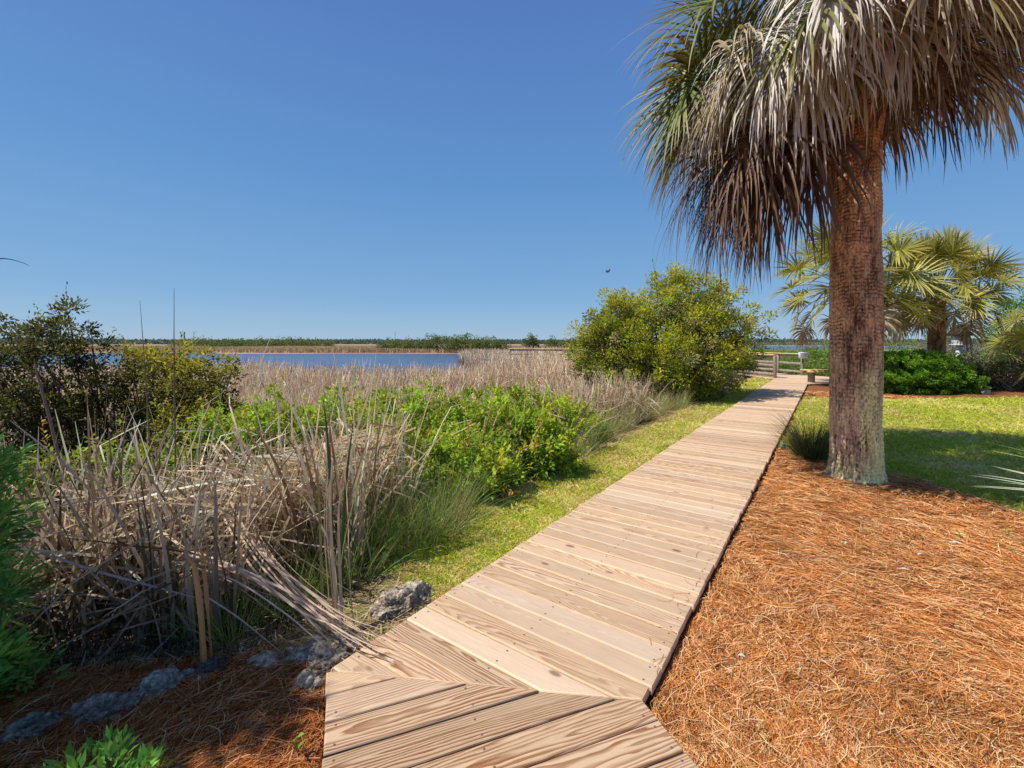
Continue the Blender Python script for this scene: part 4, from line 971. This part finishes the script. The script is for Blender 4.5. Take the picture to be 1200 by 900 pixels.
# open field
rng = R_(400)
n = 165000
r = np.exp(rng.uniform(math.log(5.2), math.log(95), n)); a = np.radians(rng.uniform(-60, 38, n)); x = r*np.sin(a); y = r*np.cos(a)
ok = (marsh_m(x, y) > .7) & (water_mask(x, y) < .3) & (y < 95) & (lat_left(x, y) > 1.7) & ~((np.hypot(x-4.5, y-12.4) < 1.6))
ok &= ~((y > 20) & (x > 9.5))
ok &= ~((y < 6.9) & (x > -4.2) & (rng.random(len(x)) < .9))
x, y = x[ok], y[ok]; r = r[ok]; n = len(x)
dens = fbm(x*.5, y*.5, 3)
h = (.95+.75*(dens-.25)+.20*sstep(10, 22, r))*rng.uniform(.55, 1.15, n)
h = np.where((x < -3) & (y < 9), h*.85, h)+.45*sstep(-2, 3, x)*sstep(12, 20, y)
h = np.where(y < 8.5, h*.8, h)
g = G(); FP = [(.95, .68, .42), (.86, .58, .34), (.97, .80, .55), (.60, .37, .22), (.88, .67, .46), (.95, .70, .45)]
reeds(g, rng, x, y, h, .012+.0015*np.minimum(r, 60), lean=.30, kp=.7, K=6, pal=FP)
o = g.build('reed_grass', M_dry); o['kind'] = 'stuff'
# far bank grass
n = 60000; yy = 108+rng.random(n)**1.6*170; xx = (rng.uniform(-1.15, .4, n))*yy; ok = water_mask(xx, yy) < .2; xx, yy = xx[ok], yy[ok]; n = len(xx)
K = 2; b = np.stack([xx, yy, zg(xx, yy)], 1); tp = b+np.stack([rng.normal(0, .25, n), rng.normal(0, .2, n), rng.uniform(.5, 1.1, n)], 1)
ft = fbm(xx*.03+3, yy*.012, 3)[:, None]; pk = sstep(.52, .6, ft)
pk = pk*((xx/yy > -.68) & (xx/yy < -.56))[:, None]
col = mixc(rng, [(.62, .43, .22), (.52, .36, .18), (.70, .52, .3)], n)*(1-pk)+mixc(rng, [(.22, .28, .06), (.28, .3, .08)], n)*pk
g = G(); ribbons(g, np.stack([b, tp], 1), np.full((n, 2), .30)*np.array([[1, .3]]), col, side=np.tile([[1., 0, 0]], (n, 1)))
o = g.build('marsh_grass', M_dry); o['kind'] = 'stuff'
# undergrowth beneath the shrubs on the bank
rng = R_(410); n = 26000
r = np.exp(rng.uniform(math.log(2.2), math.log(14), n)); a = np.radians(rng.uniform(-58, 40, n)); x = r*np.sin(a); y = r*np.cos(a)
ok = (marsh_m(x, y) > .12) & (lat_left(x, y) < 3.6) & (y < 18); x, y, r = x[ok], y[ok], r[ok]; n = len(x)
g = G(); reeds(g, rng, x, y, rng.uniform(.15, .7, n)*sstep(.0, 1.2, marsh_m(x, y))+.08, .004+.0006*r, lean=.5, kp=.5, K=5, pal=[(.3, .22, .13), (.15, .2, .06), (.4, .32, .2), (.1, .14, .04), (.2, .14, .09)])
o = g.build('undergrowth', M_dry); o['kind'] = 'stuff'

rng = R_(412); n = 26000
r = np.exp(rng.uniform(math.log(1.8), math.log(12), n)); a = np.radians(rng.uniform(-55, 40, n)); x = r*np.sin(a); y = r*np.cos(a)
ok = (marsh_m(x, y) > -.45) & (region(x, y) == 0) & (marsh_m(x, y) < 1.6) & ~ondeck(x, y, .02) & (y < 18); x, y, r = x[ok], y[ok], r[ok]; n = len(x)
a = rng.random(n)*6.283; L = rng.uniform(.03, .16, n); K = 3; b = np.stack([x, y, zg(x, y)+rng.uniform(0, .02, n)], 1); d = np.stack([np.cos(a), np.sin(a), rng.normal(0, .25, n)], 1)
tt = np.linspace(-.5, .5, K); P = b[:, None]+d[:, None]*(L[:, None]*tt)[..., None]; P[..., 2] = np.maximum(P[..., 2], zg(P[..., 0], P[..., 1])+.002)
g = G(); ribbons(g, P, (rng.uniform(.002, .006, n)+.0006*r)[:, None]*np.array([[.6, 1, .5]]), mixc(rng, [(.62, .46, .28), (.45, .33, .18), (.75, .6, .42), (.30, .20, .11), (.35, .38, .10)], n), side=np.cross(d, UP)+rng.normal(0, .3, (n, 3)))
o = g.build('dry_leaves', M_dry); o['kind'] = 'stuff'
# foreground clumps of dead reeds: things
clumps = [(575, 5.0, .95, 'thin dead reeds poking through the shrubs nearest the verge'), (645, 6.2, 1.0, 'thin dead reeds beside the olive shrub'), (70, 3.0, 1.25, 'leaning grey reed clump below the dark myrtle'), (115, 2.7, 1.2, 'grey-brown reed clump with a dark hollow under it'), (160, 3.1, 1.45, 'upright grey reed clump left of the tallest thin stem'),
          (205, 2.8, 1.45, 'upright reed clump around the tallest thin stem'), (235, 3.3, 1.3, 'tangled reed clump right of the tallest thin stem'), (285, 3.2, 1.0, 'collapsed reed clump with flattened pale leaves'),
          (330, 3.6, 1.25, 'thick pale reed clump in front of the marsh shrubs'), (350, 3.1, 1.35, 'straw-coloured reed clump reaching the lime shrub'), (395, 3.0, 1.4, 'reed clump holding the green cattail blades'),
          (290, 4.2, 1.3, 'sunlit reed clump behind the collapsed one'), (130, 3.9, 1.2, 'low reed clump in front of the olive myrtle'), (30, 2.7, 1.0, 'shaded reed clump beside the fresh green shrub'),
          (440, 3.7, 1.2, 'thin reed clump rising beside the fine bank grass'), (230, 2.45, .9, 'dark low reed clump just above the rocks'), (370, 4.6, 1.3, 'pale reed clump rising between two marsh shrubs'),
          (690, 8.6, 1.2, 'bleached fallen reed clump left of the big myrtle'), (655, 8.0, 1.3, 'bleached reed clump rising behind the last marsh shrub'), (720, 9.0, 1.0, 'low fallen reed clump at the foot of the big myrtle'),
          (520, 6.8, 1.45, 'tall pale reeds poking above the rusty marsh shrub')]
for i, (px, Y, h, lab) in enumerate(clumps):
    rng = R_(500+i); X = (px-600)*Y/F; n = 175 if Y < 5 else 380; rad = .28 if Y < 5 else .75
    if 'thin dead' in lab: n, rad = 90, .35
    rr = rad*np.sqrt(rng.random(n)); a = rng.random(n)*6.283; x = X+rr*np.cos(a); y = Y+rr*np.sin(a)*.8
    sh = 1 if px > 260 else .8
    pal = REED if px > 240 else [(.70, .56, .39), (.90, .75, .54), (.26, .18, .11), (.68, .50, .31)]
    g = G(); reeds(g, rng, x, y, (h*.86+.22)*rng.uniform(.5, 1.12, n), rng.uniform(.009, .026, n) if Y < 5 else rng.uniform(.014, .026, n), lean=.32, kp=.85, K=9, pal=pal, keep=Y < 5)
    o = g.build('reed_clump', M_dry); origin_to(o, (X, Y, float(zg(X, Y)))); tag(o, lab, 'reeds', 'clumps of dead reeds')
# a mat of fallen leaves over the clumps, laid criss-cross
rng = R_(560); n = 1500
x = rng.uniform(-3.0, -.75, n); y = rng.uniform(2.35, 4.4, n); X_ = x*(y/3.1)
zb = zg(X_, y); b = np.stack([X_, y, zb+rng.random(n)**.6*(.92*sstep(2.2, 2.9, y))], 1)
a = rng.random(n)*6.283; L = rng.uniform(.4, 1.3, n); e = rng.normal(0, .42, n)
d = np.stack([np.cos(a)*np.cos(e), np.sin(a)*np.cos(e)*.7, np.sin(e)], 1); K = 6
tt = np.linspace(-.5, .5, K); P = b[:, None]+d[:, None]*(L[:, None]*tt)[..., None]-UP*((L*rng.uniform(.05, .25, n))[:, None]*(tt*2)**2*.5)[..., None]
ok = (marsh_m(P[..., 0], P[..., 1]).min(1) > .1) & (lat_left(P[..., 0], P[..., 1]).min(1) > 1.0); P = P[ok]; n = len(P)
P[..., 2] = np.maximum(P[..., 2], zg(P[..., 0], P[..., 1])+.01)
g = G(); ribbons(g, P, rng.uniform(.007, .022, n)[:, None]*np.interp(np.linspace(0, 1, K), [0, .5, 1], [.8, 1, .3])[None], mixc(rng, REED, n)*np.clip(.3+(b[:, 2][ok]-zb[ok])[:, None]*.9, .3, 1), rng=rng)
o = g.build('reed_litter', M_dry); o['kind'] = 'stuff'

def stalk(name, label, pts, w, col, cat='reed', group=None, K=16, n=1, jit=0., seed=1, mat=None, tube=False):
    rng = R_(seed); pts = np.array(pts, float); tt = np.linspace(0, len(pts)-1, K)
    P = []
    for q in range(n):
        pj = pts+rng.normal(0, jit, (1, 3))+rng.normal(0, jit*.35, pts.shape)
        # Catmull-Rom
        out = []
        ext = np.vstack([2*pj[0]-pj[1], pj, 2*pj[-1]-pj[-2]])
        for t in tt:
            i = min(int(t), len(pts)-2); f = t-i; p0, p1, p2, p3 = ext[i:i+4]
            out.append(.5*((2*p1)+(-p0+p2)*f+(2*p0-5*p1+4*p2-p3)*f*f+(-p0+3*p1-3*p2+p3)*f**3))
        P.append(out)
    P = np.array(P); g = G(); prof = np.interp(np.linspace(0, 1, K), [0, .5, 1], [1, .85, .2])
    c = np.array([col]*n)*(1+rng.normal(0, .12, (n, 1)))
    if tube: tubes(g, P, w/2*prof[None].repeat(n, 0), c, 6)
    else: ribbons(g, P, w*prof[None]*rng.uniform(.7, 1.2, (n, 1)), c, rng=rng, fold=.12)
    o = g.build(name, mat or M_dry); origin_to(o, pts[0]); return tag(o, label, cat, group)
A = lambda *p: [at(*q) for q in p]
stalk('reed_bundle', 'bundle of long dead leaves arching down over the rocks onto the deck corner', [at(275, 600, 2.8), at(315, 655, 2.5), at(365, 702, 2.28), at(410, 730, 2.15), at(452, 752, 2.05)], .0105, (.80, .60, .43), 'reed bundle', n=20, jit=.042, seed=5)
stalk('reed_bundle', 'second arching bundle of dead leaves lying just below the first', [at(225, 650, 2.5), at(290, 670, 2.4), at(350, 705, 2.3), at(400, 740, 2.2), at(440, 765, 2.12)], .0105, (.80, .58, .43), 'reed bundle', n=12, jit=.04, seed=6)
stalk('broken_stalk', 'long broken pale stalk lying level across the dark hollow', A((42, 645, 2.3), (110, 668, 2.28), (180, 687, 2.26), (243, 704, 2.22)), .02, (.6, .46, .34), 'broken stalk')
stalk('broken_stalk', 'upright orange-brown split stalk standing by the rocks', A((248, 778, 2.1), (243, 720, 2.12), (236, 665, 2.15), (230, 650, 2.15)), .028, (.60, .33, .13), 'broken stalk', n=4, jit=.012, seed=8)
stalk('broken_stalk', 'broken stalk slanting down from the orange stalk to the rock', A((242, 700, 2.12), (280, 725, 2.1), (330, 765, 2.02)), .018, (.6, .48, .36), 'broken stalk')
stalk('broken_stalk', 'thin straight stick sloping from the hollow up to the orange stalk', A((130, 815, 2.05), (180, 765, 2.15), (225, 720, 2.3)), .012, (.5, .42, .33), 'broken stalk')
stalk('broken_stalk', 'grey slanting stalk beside the fresh green shrub', A((80, 800, 2.1), (60, 730, 2.2), (38, 672, 2.35)), .02, (.4, .35, .31), 'broken stalk')
stalk('tall_reed_stem', 'tallest hair-thin reed stem rising against the sky', A((206, 600, 2.9), (205, 500, 2.9), (204, 420, 2.9), (204, 338, 2.9)), .011, (.22, .18, .14), 'reed stem', tube=True)
stalk('tall_reed_stem', 'second thin leaning reed stem against the sky', A((178, 600, 3.0), (174, 500, 3.0), (169, 420, 3.0), (164, 352, 3.0)), .009, (.22, .18, .14), 'reed stem', tube=True)
stalk('tall_reed_stem', 'bent brown stem leaning across the dark myrtle', A((75, 560, 3.2), (58, 490, 3.2), (44, 440, 3.2), (40, 420, 3.2)), .02, (.30, .20, .15), 'reed stem', tube=True)
stalk('tall_reed_stem', 'pale curved reed tip standing above the creek near shore', A((300, 470, 9), (305, 430, 9), (311, 410, 9), (318, 393, 9)), .05, (.66, .58, .42), 'reed stem')
stalk('tall_reed_stem', 'pale upright reed tip left of the curved one', A((276, 480, 9), (281, 430, 9), (286, 402, 9)), .045, (.62, .52, .36), 'reed stem')
for k, (pts) in enumerate((((388, 700, 2.6), (388, 600, 2.6), (384, 520, 2.6), (379, 468, 2.6)), ((400, 700, 2.6), (402, 620, 2.6), (407, 550, 2.6), (414, 495, 2.6)), ((396, 700, 2.6), (402, 640, 2.55), (416, 580, 2.5), (431, 534, 2.5)), ((378, 700, 2.6), (375, 610, 2.6), (372, 540, 2.6)))):
    stalk('cattail_leaf', ('tallest dark green cattail blade', 'green cattail blade leaning slightly right', 'bright green cattail blade bending right', 'dull olive cattail blade at the left')[k], A(*pts), .024, ((.06, .10, .03), (.09, .15, .04), (.2, .28, .08), (.2, .2, .09))[k], 'cattail blade', 'green cattail blades', seed=30+k, mat=M_blade)
stalk('dead_cattail', 'bunch of thick pale upright cattail stems behind the rocks', A((405, 775, 2.25), (397, 700, 2.3), (392, 600, 2.4), (395, 540, 2.45)), .024, (.58, .46, .32), 'cattail stems', n=6, jit=.03, seed=40)
stalk('bare_twig', 'thin arching twig tip against the sky', A((-70, 350, 2.3), (-30, 312, 2.2), (0, 303, 2.15), (24, 307, 2.12), (35, 312, 2.1)), .006, (.12, .10, .08), 'twig', tube=True, mat=M_bark)

# ------------------------------------------------------------------ rocks
def rock(label, c, r, seed, tint=(1, 1, 1), rz=0.):
    import bmesh
    bm = bmesh.new(); bmesh.ops.create_icosphere(bm, subdivisions=6, radius=1.)
    V = np.array([v.co[:] for v in bm.verts]); Fc = [[v.index for v in f.verts] for f in bm.faces]; bm.free()
    off = Vector((seed*3.1, seed*1.7, 0)); dsp = []
    for v in V:
        p = Vector(v)
        a = mnoise.fractal(p*1.1+off, 1, 2, 3)*.38
        b_ = mnoise.fractal(p*5+off, 1, 2, 3)*.10
        vo = mnoise.voronoi(p*9+off)[0][0]; hole = -max(0, .34-vo)*.55
        f_ = mnoise.voronoi(p*2.3+off)[0]; b_ += .22*(f_[1]-f_[0])-.05
        fn = abs(mnoise.noise(p*14+off))*-.10+mnoise.noise(p*30+off)*.05+mnoise.noise(p*60+off)*.03
        dsp.append(1+a+b_+hole+fn)
    dsp = np.array(dsp); V = V*dsp[:, None]*np.array(r)
    ca, sa = math.cos(rz), math.sin(rz); V = np.stack([V[:, 0]*ca-V[:, 1]*sa, V[:, 0]*sa+V[:, 1]*ca, V[:, 2]], 1)
    shade = np.clip(.55+(dsp-.8)*1.3, .35, 1.3)[:, None]*np.array(tint)
    g = G(); g.add(V+np.array(c), tris=Fc, col=shade); o = g.build('coquina_rock', M_rock, smooth=False)
    origin_to(o, (c[0], c[1], c[2]-r[2]*.7)); return tag(o, label, 'rock', 'pitted rocks edging the bank')
def rk(label, px, py, z, r, seed, tint=(1, 1, 1), rz=0.):
    r = tuple(v*1.3 for v in r); x, y = gp(px, py, z); rock(label, (x, y, z), r, seed, tuple(v*k for v, k in zip(tint, (1.5, 1.32, 1.12))), rz)
rk('long pitted grey rock against the deck edge below the mown grass', 470, 712, -.10, (.145, .09, .085), 1, rz=.65)
rk('round dark rock behind the long pitted rock', 416, 716, -.2, (.10, .08, .07), 2, (.6, .6, .6))
rk('small flat rock tucked under the arching dead leaves', 432, 742, -.14, (.09, .07, .05), 3, (.9, .85, .8))
rk('big knobbly grey rock at the deck corner', 384, 775, -.10, (.115, .085, .085), 4, rz=.4)
rk('grey rock below the deck corner beside the orange straw', 360, 812, -.09, (.075, .06, .065), 5, (.95, .95, .9), rz=1.)
rk('smooth pale slab of rock left of the knobbly one', 322, 782, -.08, (.15, .07, .045), 6, (1.1, 1.05, .95), rz=.3)
rk('bluish pointed rock in the shade', 192, 818, -.10, (.10, .075, .075), 7, (.8, .82, .86), rz=.4)
rk('black rounded rock in the shade', 252, 792, -.10, (.075, .06, .055), 8, (.3, .3, .32))
rk('small bluish rock between the pointed and black ones', 240, 808, -.09, (.05, .04, .04), 9, (.8, .82, .86))
rk('long low shaded rock under the reeds', 118, 838, -.06, (.09, .055, .045), 10, (.6, .6, .62), rz=.25)
rk('dark flat rock half hidden by the fresh green shrub', 40, 858, -.06, (.07, .05, .045), 11, (.55, .56, .58), rz=.2)

# seedlings
def sprout(label, px, py, h, n, seed, leaf=.03, pal=[(.25, .45, .06), (.16, .34, .05)], w=.4):
    rng = R_(seed); x, y = gp(px, py, -.06); z0 = float(zg(x, y)); t = thing('seedling', (x, y, z0), label, 'seedling', 'small green seedlings in the straw')
    K = 5; P = np.array([[x, y, z0-.01]])+np.linspace(0, 1, K)[:, None]*np.array([rng.normal(0, .01), 0, h]); g = G(); tubes(g, P[None], np.full((1, K), .0016), np.array([.2, .32, .08])); g.build('stem', M_leaf, t)
    g = G(); tt = rng.random(n)*.8+.25; pos = np.array([x, y, z0])+tt[:, None]*np.array([0, 0, h]); a = np.arange(n)*2.4
    leaves(g, rng, pos, np.stack([np.cos(a), np.sin(a), rng.uniform(.3, 1., n)], 1), leaf*rng.uniform(.7, 1.2, n), leaf*w, mixc(rng, pal, n)); g.build('leaf', M_leaf, t)
sprout('seedling with two broad leaves beside the deck edge', 348, 893, .09, 4, 1, .045)
sprout('thin green seedling alone in the straw below the palm shadow', 1124, 632, .07, 7, 2, .03)
sprout('pair of leafy seedlings nearest the right edge of the straw', 1180, 632, .08, 9, 3, .028)
sprout('lowest seedling near the right edge of the straw', 1188, 652, .05, 5, 4, .025)
sprout('tiny seedling at the edge of the palm shadow', 1158, 590, .06, 5, 5, .03)
sprout('tiny seedling in the straw halfway to the deck', 905, 737, .035, 4, 6, .018)
sprout('tiny seedling closest to the deck in open straw', 858, 770, .03, 4, 7, .015)
sprout('pale seedling between the palm and the deck', 992, 678, .03, 3, 8, .016)
bush('low_plant', 'fresh green leafy sprig at the bottom of the shaded straw', 'plant', (-1.33, 1.47, -.08), [(-1.33, 1.47, .02, .13, .1, .07)], 26, 18, .05, .045, FG, 70, top=[(.2, .42, .06)], hi=.5, nbr=8, brr=.003, lw=.35, up=.9)
# pale scraps on the straw
rng = R_(600)
for i, (px, py, lab) in enumerate(((990, 637, 'white dry leaf scrap in the middle of the straw'), (1075, 651, 'second small white scrap right of the first'), (1127, 638, 'pale wood splinter lying flat in the straw'), (1068, 668, 'pale curled scrap below the splinter'), (874, 770, 'small bleached scrap near the deck edge'))):
    x, y = gp(px, py, -.04); z = float(zg(x, y))+.03; g = G(); l = .09 if 'splinter' in lab else .045; a = rng.random()*3
    pts = np.array([[x, y, z], [x+l*.5*math.cos(a), y+l*.5*math.sin(a)*.5, z+.008], [x+l*math.cos(a), y+l*math.sin(a)*.5, z]])
    ribbons(g, pts[None], np.array([[.008, .016, .006]]), np.array([[.7, .66, .6]]), side=np.array([[0, 1., .2]])); o = g.build('leaf_scrap', M_dry); tag(origin_to(o, pts[0]), lab, 'leaf scrap', 'pale scraps on the straw')

# ------------------------------------------------------------------ horizon
rng = R_(700); n = 60000
ang = np.radians(rng.uniform(-62, 62, n)); rad = rng.uniform(900, 1150, n); x = rad*np.tan(ang)*.0+rad*np.sin(ang)*1.3; y = rad*np.cos(ang)*1.0
hh = (6+5*fbm(x*.006+9, x*0, 3)); z = -.9+rng.random(n)**.7*hh
g = G(); L = rng.uniform(2.5, 5, n); leaves(g, rng, np.stack([x, y, z], 1), rng.normal(size=(n, 3)), L, L*.8, mixc(rng, [(.10, .14, .11), (.12, .165, .13), (.14, .18, .14)], n, .1))
o = g.build('treeline', M_leaf); o['kind'] = 'stuff'
# nearer marsh vegetation band on the right horizon
n = 16000; yy = rng.uniform(430, 560, n); xx = yy*rng.uniform(.3, 1.3, n); z = -.9+rng.random(n)*2.2; L = rng.uniform(1.2, 2.5, n)
g = G(); leaves(g, rng, np.stack([xx, yy, z], 1), rng.normal(size=(n, 3)), L, L*.8, mixc(rng, [(.16, .20, .11), (.26, .23, .14), (.2, .24, .12)], n, .1))
o = g.build('distant_undergrowth', M_leaf); o['kind'] = 'stuff'
def mast(name, label, cat, px, ty, Y, w0, w1, mat):
    p = at(px, ty, Y); g = G(); K = 6; P = np.array([[p[0], p[1], -1+(p[2]+1)*k/(K-1)] for k in range(K)])
    tubes(g, P[None], np.linspace(w0, w1, K)[None], np.array([1., 1, 1]), 10); o = g.build(name, mat); tag(origin_to(o, (p[0], p[1], -1)), label, cat)
M_haze = simple('hazy_steel', [(.3, (.22, .2, .22)), (.7, (.3, .28, .3))], 1)
mast('chimney', 'slim dark chimney standing on the far horizon above the creek', 'chimney', 216, 389, 880, 1.6, 1.2, M_haze)
mast('radio_mast', 'hair-thin radio mast on the far horizon above the brown bank', 'mast', 463, 388, 880, .55, .3, M_haze)
# bird
b0 = at(713.5, 317.5, 9)
g = G(); K = 7; tt = np.linspace(-1, 1, K)
P = b0+np.stack([tt*.03, tt*.01, tt*.035], 1); tubes(g, P[None], (.016*np.sqrt(1-tt**2*.96))[None], np.array([1., 1, 1]), 8); 
bd = thing('bird', b0, 'tiny dark bird flying above the big myrtle', 'bird'); g.build('body', M_feather, bd)
g = G(); g.add([b0+(.0, 0, .012), b0+(-.07, .01, .01), b0+(-.05, .0, -.04), b0+(-.01, 0, -.02)], [(0, 1, 2, 3)]); g.add([b0+(.005, .005, .012), b0+(.03, .08, .06), b0+(.05, .06, .03), b0+(.015, 0, .0)], [(0, 1, 2, 3)]); g.build('wing', M_feather, bd)

# ------------------------------------------------------------------ light, sky, camera
EL_ = math.radians(58); sd = np.array([-1., -.22]); sd /= np.linalg.norm(sd)
sunv = Vector((sd[0]*math.cos(EL_), sd[1]*math.cos(EL_), math.sin(EL_)))
su = bpy.data.lights.new('sun', 'SUN'); su.energy = 5.0; su.angle = math.radians(.53); su.color = (1., .955, .88)
so = bpy.data.objects.new('sun', su); COL.objects.link(so); so.rotation_euler = sunv.to_track_quat('Z', 'Y').to_euler()
w = bpy.data.worlds.new('World'); SC.world = w; w.use_nodes = True; nt = w.node_tree; nt.nodes.clear()
sk = nt.nodes.new('ShaderNodeTexSky'); sk.sky_type = 'NISHITA'; sk.sun_disc = False; sk.sun_elevation = EL_
sk.sun_rotation = math.atan2(sunv.x, sunv.y); sk.air_density = 1.0; sk.dust_density = .3; sk.ozone_density = 2.2; sk.altitude = 0
tcw = nt.nodes.new('ShaderNodeTexCoord'); sp = nt.nodes.new('ShaderNodeSeparateXYZ'); nt.links.new(tcw.outputs['Generated'], sp.inputs[0])
grad = ramp(nt.nodes, nt.links, sp.outputs[2], [(0, (.34, .52, .71)), (.02, (.29, .48, .70)), (.10, (.19, .395, .68)), (.33, (.115, .30, .63)), (.61, (.088, .205, .545)), (1, (.05, .13, .42))])
nsc = nt.nodes.new('ShaderNodeVectorMath'); nsc.operation = 'SCALE'; nsc.inputs['Scale'].default_value = .12
hs = nt.nodes.new('ShaderNodeMix'); hs.data_type = 'RGBA'; hs.inputs[0].default_value = .85; nt.links.new(grad, hs.inputs[7])
bg = nt.nodes.new('ShaderNodeBackground'); bg.inputs[1].default_value = 1.0
wo = nt.nodes.new('ShaderNodeOutputWorld')
nt.links.new(sk.outputs[0], nsc.inputs[0]); nt.links.new(nsc.outputs[0], hs.inputs[6]); nt.links.new(hs.outputs[2], bg.inputs[0]); nt.links.new(bg.outputs[0], wo.inputs[0])
cam = bpy.data.cameras.new('camera'); co = bpy.data.objects.new('camera', cam); COL.objects.link(co)
cam.sensor_width = 36; cam.lens = 36*F/1200; cam.shift_y = -(450-HZ)/1200; co.location = (0, 0, CAM); co.rotation_euler = (math.pi/2, 0, 0)
cam.clip_start = .05; cam.clip_end = 12000; SC.camera = co
SC.view_settings.view_transform = 'Standard'; SC.view_settings.look = 'None'; SC.view_settings.exposure = 0
SC.cycles.max_bounces = 8; SC.cycles.transparent_max_bounces = 4; SC.cycles.caustics_reflective = False; SC.cycles.caustics_refractive = False
